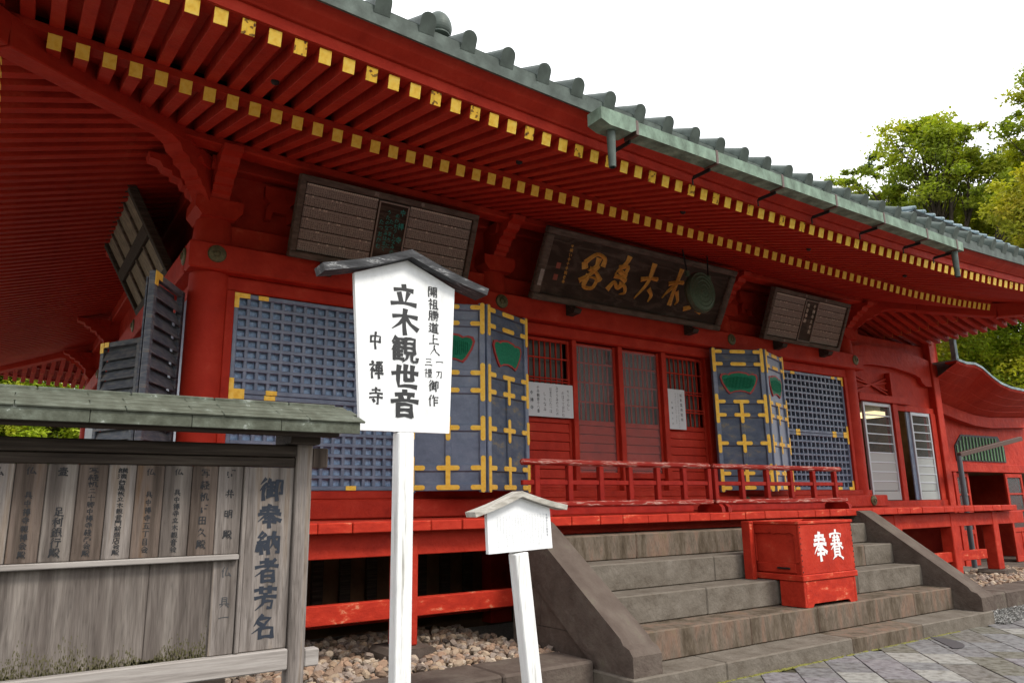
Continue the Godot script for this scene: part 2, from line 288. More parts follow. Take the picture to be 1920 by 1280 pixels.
# --------------------------------------------------------------- lettering
const GLYPHS := {
	"立": "50 4 52 18|18 24 82 22|34 36 41 66|66 34 57 66|8 78 94 76",
	"木": "8 32 92 30|50 4 50 97|48 33 30 58 6 78|52 33 70 58 95 76",
	"観": "20 4 8 22|18 12 46 12|28 12 26 26|12 26 48 26|22 26 8 52|17 42 17 88|32 26 32 86|17 42 46 42|17 56 44 56|17 70 44 70|17 86 48 86|56 8 56 62|56 8 88 8 88 62|56 26 86 26|56 43 86 43|56 61 88 61|64 62 60 82 46 96|78 62 78 88 84 93 97 92 97 80",
	"世": "6 38 94 34|28 10 28 84 90 84|52 6 52 60|76 8 76 58|52 60 76 58",
	"音": "50 2 50 14|20 18 82 16|36 24 40 38|66 22 60 38|6 43 96 41|28 54 28 96|28 54 74 54 74 96|28 74 74 74|28 94 74 94",
	"中": "18 28 18 62|18 28 82 26 80 60|18 60 80 58|50 4 50 98",
	"禅": "22 4 28 14|6 24 40 22 8 58|24 42 24 98|28 46 40 58|56 6 60 16|72 4 74 15|90 4 82 18|52 24 52 56|52 24 90 24 90 56|52 40 90 40|52 56 90 56|44 72 98 70|71 24 71 98",
	"寺": "24 16 78 14|50 2 50 34|8 36 94 34|8 58 94 56|66 42 66 92 56 88|30 66 40 80",
	"開": "12 6 12 97|12 6 42 6 42 38|12 22 42 22|12 37 42 37|58 6 58 38|58 6 90 6 90 94 80 92|58 22 90 22|58 37 90 37|30 52 72 52|24 68 78 68|42 52 40 74 30 90|62 52 62 92",
	"祖": "22 4 28 14|6 24 40 22 8 58|24 42 24 98|28 46 40 58|58 10 58 88|58 10 86 10 86 88|58 36 86 36|58 62 86 62|46 90 98 90",
	"勝": "14 8 14 64 6 94|14 8 36 8 36 92|14 34 36 34|14 58 36 58|50 6 56 16|84 4 76 16|46 24 96 22|44 38 98 36|66 6 64 40 42 58|72 38 96 56|50 66 88 66 86 92 78 90|66 52 64 74 46 97",
	"道": "16 8 24 18|8 34 26 34 14 56 26 74|6 84 24 80 50 92 98 94|44 4 50 14|80 2 72 14|34 20 96 18|64 20 60 32|44 32 44 80|44 32 84 32 84 80|44 48 84 48|44 63 84 63|44 79 84 79",
	"上": "46 6 46 88|46 44 82 42|6 90 96 88",
	"人": "48 6 44 44 8 94|46 34 62 66 96 92",
	"一": "6 50 96 46",
	"刀": "14 22 84 20 78 88 62 82|46 20 42 56 12 92",
	"三": "18 18 84 16|24 50 78 48|6 84 96 82",
	"禮": "22 4 28 14|6 24 40 22 8 58|24 42 24 98|28 46 40 58|50 20 96 20|58 6 58 40|74 4 74 40|88 6 88 40|50 40 96 40|46 50 98 50|58 60 58 76|58 60 88 60 88 76|58 76 88 76|64 80 68 92|84 80 78 92|46 96 98 96",
	"御": "26 4 8 26|30 26 6 54|20 44 20 97|44 6 34 24|38 20 66 20|34 38 68 38|52 20 52 74|52 54 66 54|40 52 40 78|34 84 68 76|76 12 76 98|76 12 96 12 96 68 86 66",
	"作": "30 4 6 46|20 30 20 98|54 4 38 36|46 24 96 22|60 24 60 98|60 48 90 46|60 70 92 68",
	"奉": "20 14 80 14|12 28 88 28|6 43 94 43|48 2 40 44 6 72|54 42 72 60 96 72|32 60 70 60|26 76 76 76|50 52 50 99",
	"賽": "50 0 50 10|10 14 10 24|10 14 90 14 86 24|28 26 74 26|24 36 76 36|10 48 90 48|40 18 40 48|62 18 62 48|38 50 8 66|64 50 94 64|32 58 32 86|32 58 70 58 70 86|32 67 70 67|32 76 70 76|32 86 70 86|40 88 14 99|62 88 90 99",
	"納": "26 4 10 24 28 26|38 14 10 46|8 48 40 44|24 46 24 96|10 60 6 84|36 58 42 76|52 26 52 97|52 26 94 26 94 92 84 90|73 4 71 50 58 72|73 40 88 66",
	"者": "24 16 76 16|48 2 48 34|6 36 94 34|82 6 50 46 6 72|34 54 34 98|34 54 78 54 78 98|34 75 78 75|34 96 78 96",
	"芳": "8 16 92 14|32 4 32 28|66 2 66 28|50 32 50 44|10 48 92 46|44 48 40 74 14 96|42 64 78 64 74 92 60 90",
	"名": "42 4 12 44|36 18 74 18 48 52 6 74|28 34 44 46|36 58 36 98|36 58 84 58 84 98|36 94 84 94",
	"仏": "32 6 8 50|22 34 22 98|60 10 44 84 88 78|74 58 94 92",
	"具": "28 4 28 64|28 4 74 4 74 64|28 22 74 22|28 40 74 40|6 64 96 64|34 70 10 96|64 70 92 94",
	"壺": "18 12 84 12|50 2 50 26|26 26 76 26|10 38 10 48|10 38 90 38 90 48|28 50 74 50|32 50 32 84|68 50 68 84|48 50 48 84|20 68 32 72|80 64 68 72|8 90 94 90",
	"写": "10 8 8 24|10 10 90 10 84 24|34 24 30 44|32 32 70 32|28 46 72 46 68 92 54 90|8 68 92 68",
	"経": "26 4 10 24 28 26|38 14 10 46|8 48 40 44|24 46 24 96|10 60 6 84|36 58 42 76|54 10 90 10 48 44|58 16 96 44|52 58 92 58|72 44 72 92|46 94 98 94",
	"机": "6 30 46 30|26 4 26 97|26 32 6 66|28 36 44 54|58 14 56 60 44 94|58 14 82 14 82 84 98 90 98 76",
	"二": "20 26 80 24|6 78 96 76",
	"十": "6 44 94 42|50 4 50 98",
	"脚": "12 8 12 64 4 94|12 8 30 8 30 92|12 34 30 34|12 58 30 58|42 22 64 20|54 6 54 40|38 40 68 40|52 42 40 72 66 68|74 12 74 98|74 12 96 12 94 62 86 60",
	"講": "6 18 40 18|20 4 24 12|10 32 36 32|10 44 36 44|10 58 10 88|10 58 36 58 36 88|10 87 36 87|48 14 96 14|58 4 58 34|84 4 84 34|44 34 98 34|52 46 52 98|52 46 92 46 92 96|71 34 71 78|52 60 92 60|44 77 99 77",
	"演": "8 12 20 22|4 36 16 46|4 92 22 62|62 2 62 12|34 14 32 26|34 14 94 14 92 26|42 28 86 28|40 40 40 76|40 40 86 40 86 76|40 58 86 58|40 76 86 76|64 28 64 76|52 80 36 98|72 80 92 98",
	"台": "46 4 20 40 74 36|64 22 86 44|28 54 28 96|28 54 76 54 76 96|28 94 76 94",
	"黒": "24 6 24 44|24 6 76 6 76 44|24 25 76 25|24 43 76 43|50 6 50 74|18 58 82 58|6 75 94 75|16 82 8 98|36 84 40 96|58 84 64 96|78 82 92 98",
	"板": "6 30 46 30|26 4 26 97|26 32 6 66|28 36 44 54|54 12 96 10|56 12 54 60 42 96|60 38 90 38 70 76 50 97|62 50 96 96",
	"足": "28 6 28 36|28 6 74 6 74 36|28 36 74 36|50 36 50 86|50 60 82 60|28 52 26 76 8 96|28 72 50 88 96 92",
	"利": "46 4 12 16|4 34 56 34|30 14 30 98|30 36 4 76|32 42 54 66|68 16 68 68|90 4 90 94 78 90",
	"銀": "26 2 4 32|26 4 46 28|14 34 40 34|8 50 44 50|26 34 26 88|14 62 18 78|40 60 34 78|4 90 48 88|56 6 56 94 70 84|56 6 90 6 90 46|56 26 90 26|56 46 90 46|72 48 98 94|94 56 80 70",
	"行": "28 4 8 28|32 26 4 60|20 46 20 98|48 14 92 14|44 38 98 38|76 38 76 94 62 90",
	"殿": "12 6 44 6 44 22|12 22 44 22|12 6 10 60 2 94|18 38 48 38|24 26 24 60|40 26 40 60|12 60 52 60|24 64 12 82|38 64 50 80|62 6 60 26 54 36|62 6 86 6 86 30 96 32|56 50 90 48 74 76 50 97|60 54 96 96",
	"親": "26 2 28 12|6 14 48 14|16 20 20 30|38 18 32 30|2 34 50 34|6 52 48 52|26 34 26 98|24 54 4 78|30 58 46 74|58 8 58 62|58 8 88 8 88 62|58 26 86 26|58 43 86 43|58 61 88 61|66 62 60 84 50 96|78 62 78 90 97 92 97 80",
	"会": "48 2 4 44|50 4 96 42|28 38 72 38|12 58 90 58|44 58 20 90 82 84|66 70 90 96",
	"門": "12 6 12 97|12 6 42 6 42 40|12 22 42 22|12 38 42 38|58 6 58 40|58 6 90 6 90 94 80 92|58 22 90 22|58 38 90 38",
	"前": "28 2 36 14|72 2 64 14|4 20 96 20|18 36 18 96|18 36 46 36 46 92|18 54 46 54|18 70 46 70|64 38 64 78|86 32 86 94 76 92",
	"商": "50 2 50 10|8 14 92 14|34 18 38 28|66 18 60 28|14 34 14 97|14 34 88 34 88 94 80 92|42 36 30 56|58 36 72 54|36 64 36 88|36 64 66 64 66 88|36 86 66 86",
	"店": "50 0 50 10|12 14 94 14|14 14 12 60 2 96|54 24 54 56|54 38 86 38|32 58 32 96|32 58 84 58 84 96|32 92 84 92",
	"五": "10 10 90 10|46 10 34 88|20 46 76 46 70 88|4 90 96 90",
	"丁": "6 14 94 14|52 14 52 92 38 86",
	"目": "24 4 24 98|24 4 76 4 76 98|24 34 76 34|24 64 76 64|24 94 76 94",
	"田": "16 12 16 90|16 12 84 12 84 90|16 50 84 50|50 12 50 90|16 88 84 88",
	"久": "40 4 12 44|36 22 72 22 52 60 10 96|50 52 94 94",
	"井": "14 30 86 30|4 62 96 62|36 6 34 62 14 96|66 6 66 98",
	"明": "10 14 10 78|10 14 38 14 38 78|10 44 38 44|10 76 38 76|56 8 56 60 44 94|56 8 90 8 90 92 80 90|56 34 90 34|56 58 90 58",
	"千": "76 6 22 18|6 46 94 44|50 14 50 98",
	"手": "74 6 22 16|16 34 84 32|6 58 96 56|50 12 52 92 38 88",
	"八": "36 20 8 84|58 14 70 50 96 84",
	"番": "78 4 22 12|10 30 90 30|50 10 50 52|30 14 38 24|70 12 62 24|46 32 8 56|54 32 94 54|24 60 24 98|24 60 78 60 78 98|24 78 78 78|50 60 50 98|24 96 78 96",
	"坂": "4 34 40 34|22 8 22 78|4 84 42 74|54 12 96 10|56 12 54 60 42 96|60 38 90 38 70 76 50 97|62 50 96 96",
	"東": "14 16 86 16|26 30 26 60|26 30 76 30 76 60|26 45 76 45|26 60 76 60|50 2 50 98|46 62 10 92|54 62 92 92",
	"霊": "20 6 80 6|8 20 8 32|8 20 92 20 90 32|50 6 50 42|26 28 38 30|62 28 74 30|20 52 80 52|6 64 94 64|38 64 38 92|60 64 60 92|18 72 26 86|82 72 72 86|4 96 96 96",
	"場": "4 34 36 34|20 8 20 76|4 82 38 72|50 6 50 40|50 6 88 6 88 40|50 22 88 22|50 40 88 40|42 52 98 52|58 54 40 80|54 66 90 66 86 94 76 92|70 66 50 94",
	"巡": "14 8 24 18|8 34 26 34 14 56 26 74|6 84 24 80 50 92 98 94|48 8 36 40 48 72|66 8 56 40 66 72|86 8 76 40 86 72",
	"拝": "4 28 38 26|22 4 22 94 12 90|4 66 40 52|48 10 94 10|50 32 92 32|50 54 92 54|42 74 98 74|71 10 71 98",
	"ち": "14 26 86 22|44 4 30 52 58 42 82 60 70 86 34 94", "う": "36 8 62 14|18 40 60 30 78 52 62 82 34 96",
	"せ": "6 42 96 34|70 8 68 56 60 60|30 18 30 78 44 90 80 88", "ん": "52 6 10 94 36 56 48 60 54 90 70 92 94 66",
	"し": "30 6 30 70 44 92 84 72", "の": "52 18 40 70 18 80 12 50 40 18 76 22 88 52 74 82 52 92",
	"は": "16 8 12 50 16 94|40 30 92 28|68 8 68 80 52 92 40 80 60 72 92 92", "り": "28 8 24 48 34 44|68 6 72 50 40 96",
	"て": "8 16 92 14 50 46 52 80 78 94", "お": "10 28 68 26|38 6 38 88 14 78 50 50 84 64 76 90 58 92|78 14 94 30",
	"か": "8 30 60 26 60 80 44 90|36 6 12 94|76 20 94 54", "む": "8 28 60 26|32 6 32 60 14 62 20 44 34 54 36 90 78 90 84 66|74 22 90 38",
	"み": "16 14 58 12 30 84 10 76 30 58 92 70|78 40 62 96", "す": "6 26 94 24|56 4 56 60 36 62 40 42 56 46 52 78 34 96",
	"た": "8 26 56 24|34 6 12 94|56 48 88 48|52 74 60 90 94 90", "ま": "14 22 86 22|18 44 82 44|52 4 52 80 30 92 22 78 50 72 84 92",
	"に": "16 8 12 50 16 94|44 24 86 24|44 70 54 86 92 84", "つ": "6 34 60 20 92 42 74 70 40 84",
	"ら": "36 8 62 16|30 30 26 64 60 48 84 64 66 88 34 94", "な": "8 26 54 22|34 4 12 56|72 16 92 30|64 42 64 82 46 92 36 80 60 72 92 92",
	"g_kaku": "6 40 12 50|10 36 48 12 86 18 88 36|62 24 58 42 30 54|6 84 46 62 66 42|38 52 66 58 88 74|34 70 28 98 66 98 74 74 34 72",
	"g_hi": "64 0 58 14 30 38 22 46|34 30 70 24 62 46 36 58|40 40 68 48|24 54 72 60|6 90 26 70 46 84 60 76|54 72 78 76 86 92 66 98",
	"g_dai": "14 46 84 38|54 2 46 52 4 98|62 70 80 84 72 100", "g_moku": "24 42 86 32|64 0 56 50 52 98|52 46 6 82|72 62 88 84 80 94",
	"g_tatsu": "50 6 52 24|18 30 84 28|34 42 40 74|68 40 58 74|4 88 30 82|70 84 92 88",
}

func stroke(q: Shape, pts: PackedVector2Array, w: float, z: float, relief: float) -> void:   # a brush stroke: a ribbon whose width swells and tapers
	if pts.size() < 6:                                   # more points along straight strokes, so that they can swell and bow
		var fine := PackedVector2Array()
		for k in pts.size() - 1:
			var d0 := pts[k + 1] - pts[k]
			var steps := clampi(int(d0.length() / (w * 1.2)), 1, 5)
			for j in steps:
				var f := float(j) / steps
				fine.append(pts[k] + d0 * f + Vector2(-d0.y, d0.x) * 0.05 * sin(PI * f) * (1.0 if d0.x > 0 else -1.0))
		fine.append(pts[pts.size() - 1])
		pts = fine
	var n := pts.size()
	var last := pts[n - 1] - pts[n - 2]
	var end := 0.9
	if last.x < 0 and last.y < 0 and absf(last.x) > 0.25 * absf(last.y): end = 0.22
	elif last.x > 0 and last.y < 0 and last.x > 0.3 * absf(last.y): end = 1.45
	else: end = 1.12
	var L := PackedVector2Array(); var R := PackedVector2Array()
	var total := 0.0
	for k in n - 1: total += pts[k].distance_to(pts[k + 1])
	var run := 0.0
	for k in n:
		var d := Vector2.ZERO
		if k > 0: d += (pts[k] - pts[k - 1]).normalized()
		if k < n - 1: d += (pts[k + 1] - pts[k]).normalized()
		if d.length() < 0.2: d = last
		d = d.normalized()
		var flat := lerpf(1.1, 0.78, absf(d.x))
		var t := run / total
		var half := w * 0.5 * flat * lerpf(1.22 if t < 0.5 else end, 0.84, sqrt(1.0 - absf(t * 2 - 1)))
		var nn := Vector2(-d.y, d.x)
		var p := pts[k]
		if k == 0: p -= d * w * 0.3
		if k == n - 1: p += d * w * 0.25
		L.append(p + nn * half); R.append(p - nn * half)
		if k < n - 1: run += pts[k].distance_to(pts[k + 1])
	for k in n - 1:
		var a := R[k]; var b := R[k + 1]; var c := L[k + 1]; var e := L[k]
		if relief <= 0.0:
			q.quad(Vector3(a.x, a.y, z), Vector3(b.x, b.y, z), Vector3(c.x, c.y, z), Vector3(e.x, e.y, z))
		else:
			var m0 := (a + e) / 2; var m1 := (b + c) / 2
			var M0 := Vector3(m0.x, m0.y, z + relief); var M1 := Vector3(m1.x, m1.y, z + relief)
			q.quad(Vector3(a.x, a.y, 0), Vector3(b.x, b.y, 0), M1, M0)
			q.quad(M0, M1, Vector3(c.x, c.y, 0), Vector3(e.x, e.y, 0))
			if k == 0: q.tri(Vector3(a.x, a.y, 0), M0, Vector3(e.x, e.y, 0))
			if k == n - 2: q.tri(Vector3(b.x, b.y, 0), Vector3(c.x, c.y, 0), M1)

func glyph(q: Shape, ch: String, at: Vector2, size: Vector2, ratio: float, relief := 0.0) -> void:   # at: top left corner, y up
	var data: String
	if GLYPHS.has(ch): data = GLYPHS[ch]
	else:                                               # writing too small to read in the photograph
		var parts := []
		for k in 5:
			var a := Vector2(rng.randi_range(5, 95), rng.randi_range(5, 95))
			var b := a + (Vector2(rng.randi_range(20, 60), 0) if k % 2 else Vector2(0, rng.randi_range(20, 60)))
			parts.append("%d %d %d %d" % [a.x, a.y, min(b.x, 97), min(b.y, 97)])
		data = "|".join(parts)
	var j := 0
	if data.count("|") > 12: ratio *= 0.78
	for s in data.split("|"):
		var num := s.split_floats(" ", false)
		var pts := PackedVector2Array()
		for k in range(0, num.size(), 2):
			pts.append(at + Vector2(num[k] * size.x, -num[k + 1] * size.y) / 100.0)
		if pts.size() > 2 and (ch.begins_with("g_") or ch.unicode_at(0) in range(0x3040, 0x30a0)):
			var sm := PackedVector2Array()
			for k in pts.size() - 1:
				for j2 in 4: sm.append(pts[k].cubic_interpolate(pts[k + 1], pts[maxi(k - 1, 0)], pts[mini(k + 2, pts.size() - 1)], j2 / 4.0))
			sm.append(pts[pts.size() - 1])
			pts = sm
		stroke(q, pts, ratio * (size.x + size.y) / 2, j * 0.00025 if relief == 0.0 else j * 0.0006, relief)
		j += 1

func column(called: String, parent: Node, chars: Array, base: Transform3D, x: float, y: float, size: Vector2, pitch: float, ratio: float, m: Material, relief := 0.0) -> void:   # one mesh for each character, downwards from y
	for k in chars.size():
		if chars[k] == "": continue
		var key := "g%s%.3f%.3f%.3f%.3f" % [chars[k], size.x, size.y, ratio, relief]
		if not cache.has(key):
			var q := Shape.new()
			glyph(q, chars[k], Vector2(-size.x / 2, size.y / 2), size, ratio, relief)
			cache[key] = q.mesh()
		put(called, cache[key], m, parent, base * Transform3D(Basis(), Vector3(x, y - k * pitch - size.y / 2, 0)))

func text_block(called: String, parent: Node, cols: Array, base: Transform3D, ratio: float, m: Material) -> void:   # small writing as one mesh; cols of [x, y, size, pitch, chars]
	var q := Shape.new()
	for c in cols:
		for k in c[4].size():
			if c[4][k] != "": glyph(q, c[4][k], Vector2(c[0] - c[2] / 2, c[1] - k * c[3]), Vector2(c[2], c[2]), ratio)
	put(called, q.mesh(), m, parent, base).set_meta("kind", "stuff")

func letters(s: String) -> Array:
	var a := []
	for k in s.length(): a.append("" if s[k] == " " else s[k])
	return a


# ------------------------------------------------------------------ eaves
func ylo(u: float) -> float:                            # height of the ends of the base rafters: the eave line sweeps up to the corners
	return 4.836 + 0.03 * pow(maxf(0.0, absf(u) - 4.6), 1.5)
func yup(u: float) -> float:                            # and of the flying rafters
	return 4.64 + 0.0046 * u * u
func yeave(kind: String, u: float, v: float) -> float:
	match kind:
		"base": return ylo(u) + 0.295 * (1.97 - v)
		"fly": return lerpf(ylo(u) + 0.175, yup(u), (v - 1.95) / 1.22)
		"lo": return ylo(u)
	return yup(u)
func side_frame(side: int) -> Transform3D:              # 0 front, 1 right, 2 rear, 3 left; local x along the eave, z outwards
	return Transform3D(Basis(Vector3.UP, side * PI / 2), Vector3(CX, 0, CZ))

func sweep(called: String, parent: Node, side: int, sec: Array, m: Material, segs := 40) -> void:   # sec of [v, kind, offset], mitred at the hips
	var q := Shape.new()
	var t := side_frame(side)
	var rings := []
	for i in segs + 1:
		var s := -1.0 + 2.0 * i / segs
		var ring := []
		for p in sec:
			var u: float = s * (HALF + p[0])
			ring.append(t * Vector3(u, yeave(p[1], u, p[0]) + p[2], HALF + p[0]))
		rings.append(ring)
	for i in segs:
		for k in sec.size():
			var k2 := (k + 1) % sec.size()
			q.quad(rings[i][k], rings[i][k2], rings[i + 1][k2], rings[i + 1][k])
	put(called, q.mesh(), m, parent)

func eave(hall: Node3D, side: int, u0: float, u1: float, v0: float, v1: float) -> void:
	var t := side_frame(side)
	sweep("soffit_board", hall, side, [[-0.3, "base", 0.06], [-0.3, "base", 0.085], [1.96, "base", 0.085], [1.96, "base", 0.06]], M.red)
	sweep("eave_batten", hall, side, [[1.84, "lo", 0.06], [1.84, "lo", 0.118], [1.985, "lo", 0.118], [1.985, "lo", 0.052]], M.red)
	sweep("soffit_board", hall, side, [[1.8, "fly", 0.06], [1.8, "fly", 0.085], [3.2, "fly", 0.085], [3.2, "fly", 0.06]], M.red)
	sweep("eave_batten", hall, side, [[3.05, "up", 0.066], [3.05, "up", 0.15], [3.21, "up", 0.15], [3.21, "up", 0.058]], M.red)
	sweep("eave_fascia", hall, side, [[3.1, "up", 0.15], [3.1, "up", 0.32], [3.4, "up", 0.32], [3.385, "up", 0.27], [3.33, "up", 0.21], [3.25, "up", 0.165], [3.235, "up", 0.152]], M.red)
	sweep("copper_edge", hall, side, [[3.25, "up", 0.322], [3.25, "up", 0.4], [3.445, "up", 0.385], [3.43, "up", 0.25], [3.41, "up", 0.25], [3.41, "up", 0.322]], M.copper)
	for k in range(-8, 90):
		var u := -7.42 + STEP * k
		if u >= u0 and u <= u1 and absf(u) < 7.6:
			var vin := maxf(-0.12, absf(u) - HALF + 0.06)
			var a := t * Vector3(u, yeave("base", u, vin), HALF + vin)
			var b := t * Vector3(u, ylo(u), HALF + 1.97)
			var r := bar("rafter", hall, a, b, 0.098, 0.118, M.red, 0.005)
			put("gold_cap", bm(Vector3(0.094, 0.114, 0.008), 0.001), M.gold, r, Transform3D(Basis(), Vector3(0, 0, snappedf((b - a).length(), 0.002) / 2 - 0.001)))
		if u >= v0 and u <= v1 and absf(u) < 8.82:
			var vin := maxf(1.9, absf(u) - HALF + 0.06)
			var a := t * Vector3(u, yeave("fly", u, vin), HALF + vin)
			var b := t * Vector3(u, yup(u), HALF + 3.17)
			var r := bar("flying_rafter", hall, a, b, 0.095, 0.115, M.red, 0.005)
			var worn := (side == 0 and (k * 7 + 3) % 8 in [0, 3, 5] and u < 0.5) or (u > 4 and k % 4 == 1)
			put("gold_cap", bm(Vector3(0.092, 0.112, 0.008), 0.001), M.gold_worn if worn else M.gold, r, Transform3D(Basis(), Vector3(0, 0, snappedf((b - a).length(), 0.002) / 2 - 0.001)))

func roof_side(hall: Node3D, side: int, r0: float, r1: float) -> void:
	var q := Shape.new()
	var t := side_frame(side)
	var NS := 36; var NT := 10
	var grid := []
	for i in NS + 1:
		var s := -1.0 + 2.0 * i / NS
		var row := []
		for j in NT + 1:
			var f := float(j) / NT
			var v := lerpf(3.43, -HALF, f)
			row.append(t * Vector3(s * (HALF + v), 4.64 + 0.4 + (yup(s * 9.22) - 4.64) * pow(1 - f, 3) + 9.22 * (0.42 * f + 0.1 * f * f), HALF + v))
		grid.append(row)
	for i in NS:
		for j in NT:
			q.quad(grid[i][j], grid[i + 1][j], grid[i + 1][j + 1], grid[i][j + 1])
	put("roof_sheet", q.mesh(), M.copper, hall)
	if not cache.has("roll"):
		var w := Shape.new()
		var p := PackedVector2Array([Vector2(-0.066, -0.085), Vector2(0.066, -0.085)])
		for k in 11: p.append(Vector2(0.066 * cos(PI * k / 10), 0.015 + 0.066 * sin(PI * k / 10)))
		w.prism(p, -0.022, 0.0)
		var p2 := PackedVector2Array()
		for k in p.size(): p2.append(Vector2(p[k].x * 0.93, p[k].y * 0.93 - 0.002) if p[k].y > 0 else Vector2(p[k].x * 0.93, -0.03))
		w.prism(p2, -1.5, -0.022)
		for k in 4: w.prism(PackedVector2Array([Vector2(-0.06, -0.03), Vector2(0.06, -0.03), Vector2(0.06, 0.012), Vector2(0.04, 0.055), Vector2(0, 0.074), Vector2(-0.04, 0.055), Vector2(-0.06, 0.012)]), -0.3 - 0.36 * k, -0.285 - 0.36 * k)
		cache["roll"] = w.mesh()
	var k := -24
	while k <= 24:
		var u := -5.41 + 0.374 * (k + 15)
		if u >= r0 and u <= r1:
			var o := t * Transform3D(Basis(Vector3.RIGHT, 0.4), Vector3(u, yup(u) + 0.415, HALF + 3.475))
			put("roll_tile", cache["roll"], M.copper, hall, o)
		k += 1

func bracket(hall: Node3D, at: Vector3, turn: float, scale_ := 1.0) -> void:      # a stepped arm with a wavy underside that carries the eave purlin
	if not cache.has("bracket"):
		var q := Shape.new()
		q.prism(PackedVector2Array([Vector2(-0.2, 0.0), Vector2(0.16, 0.0), Vector2(0.24, 0.05), Vector2(0.3, 0.13), Vector2(0.35, 0.15), Vector2(0.37, 0.2), Vector2(0.42, 0.21), Vector2(0.45, 0.27), Vector2(0.55, 0.29), Vector2(0.56, 0.34), Vector2(0.66, 0.36), Vector2(0.7, 0.42), Vector2(0.82, 0.44), Vector2(0.84, 0.5), Vector2(-0.2, 0.5)]), -0.095, 0.095)
		cache["bracket"] = q.mesh()
		var w := Shape.new()
		w.prism(PackedVector2Array([Vector2(-0.09, 0), Vector2(0.09, 0), Vector2(0.13, 0.06), Vector2(0.13, 0.14), Vector2(-0.13, 0.14), Vector2(-0.13, 0.06)]), -0.13, 0.13)
		cache["bearing"] = w.mesh()
	var b := Basis(Vector3.UP, turn) * Basis(Vector3.UP, -PI / 2)
	var o := put("bracket_arm", cache["bracket"], M.red, hall, Transform3D(b * Basis.from_scale(Vector3(0.84 * scale_, 1, 1.0)), at))
	put("bearing_block", cache["bearing"], M.red, o, Transform3D(Basis(), Vector3(0.3, 0.36, 0)))

func disc(parent: Node, at: Vector3, turn: float) -> void:
	if not cache.has("disc"):
		var q := Shape.new()
		var prof := [Vector2(0.094, 0), Vector2(0.094, 0.006), Vector2(0.085, 0.016), Vector2(0.055, 0.022), Vector2(0.04, 0.026), Vector2(0.037, 0.036), Vector2(0.03, 0.036), Vector2(0.027, 0.026), Vector2(0.014, 0.03), Vector2(0.0, 0.032)]
		q.lathe(prof, 24, Transform3D(Basis(Vector3.RIGHT, PI / 2), Vector3.ZERO))
		cache["disc"] = q.mesh()
	put("bronze_disc", cache["disc"], M.bronze, parent, Transform3D(Basis(Vector3.UP, turn), at))

# ------------------------------------------------------------- hall pieces
func lattice(hall: Node3D, x0: float, x1: float, y0: float, y1: float, rows: int, cols: int, z: float, hooks: Array) -> void:
	var p := part("lattice_shutter", hall, Vector3(x0, y0, z))
	var w := x1 - x0; var h := y1 - y0
	if x0 < 5: bx("backing_board", p, Vector3(0.01, 0.01, -0.075), Vector3(w - 0.01, h - 0.01, -0.055), M.lattice_back, 0.0)
	var f := 0.05
	bx("frame", p, Vector3(0, 0, -0.0545), Vector3(w, f, 0.012), M.lacquer); bx("frame", p, Vector3(0, h - f, -0.0545), Vector3(w, h, 0.012), M.lacquer)
	bx("frame", p, Vector3(0, f, -0.0545), Vector3(f, h - f, 0.012), M.lacquer); bx("frame", p, Vector3(w - f, f, -0.0545), Vector3(w, h - f, 0.012), M.lacquer)
	var px := (w - 2 * f + 0.038) / cols; var py := (h - 2 * f + 0.038) / rows
	for k in range(1, cols):
		var x := f - 0.019 + k * px
		bx("bar", p, Vector3(x - 0.019, f, -0.054), Vector3(x + 0.019, h - f, 0.0), M.lacquer, 0.004)
	for k in range(1, rows):
		var y := f - 0.019 + k * py
		bx("bar", p, Vector3(f, y - 0.019, -0.053), Vector3(w - f, y + 0.019, 0.004), M.lacquer, 0.004)
	for g in hooks:                                      # gilt fittings: [x, y, width, height]
		bx("gold_fitting", p, Vector3(g[0] * w - g[2] / 2, g[1] * h - g[3] / 2, 0.011), Vector3(g[0] * w + g[2] / 2, g[1] * h + g[3] / 2, 0.017), M.gold, 0.003)
	for c in [[0, 0], [1, 0], [0, 1], [1, 1]]:           # gilt corners
		var q := Shape.new()
		var sx := 1.0 if c[0] == 0 else -1.0; var sy := 1.0 if c[1] == 0 else -1.0
		var pts := PackedVector2Array()
		for e in [[-0.003, -0.003], [0.16, -0.003], [0.16, 0.05], [0.05, 0.05], [0.05, 0.16], [-0.003, 0.16]]:
			pts.append(Vector2(c[0] * w + sx * e[0], c[1] * h + sy * e[1]))
		q.prism(pts, 0.0115, 0.018)
		put("gold_fitting", q.mesh(), M.gold, p)

func gold_plate(p: Node3D, c: Vector2, s: Vector2, z: float) -> void:   # a gilt plate with rounded ends and small nails
	var key := "plate%.3f,%.3f" % [s.x, s.y]
	if not cache.has(key):
		var q := Shape.new()
		var pts := PackedVector2Array()
		var r := minf(s.x, s.y) / 2
		for k in 16:
			var a := TAU * (k + 0.5) / 16
			pts.append(Vector2(cos(a) * r + signf(cos(a)) * (s.x / 2 - r), sin(a) * r + signf(sin(a)) * (s.y / 2 - r)))
		q.prism(pts, 0, 0.006)
		var n := int(maxf(s.x, s.y) / 0.028)
		for k in n:
			for j in [-0.4, 0.4]:
				var f := (k + 0.5) / n - 0.5
				var c2 := Vector2(f * s.x, j * r * 1.1) if s.x > s.y else Vector2(j * r * 1.1, f * s.y)
				q.box(Vector3(c2.x, c2.y, 0.008), Vector3(0.007, 0.007, 0.005), 0.002)
		cache[key] = q.mesh()
	put("gold_fitting", cache[key], M.gold, p, Transform3D(Basis(), Vector3(c.x, c.y, z)))

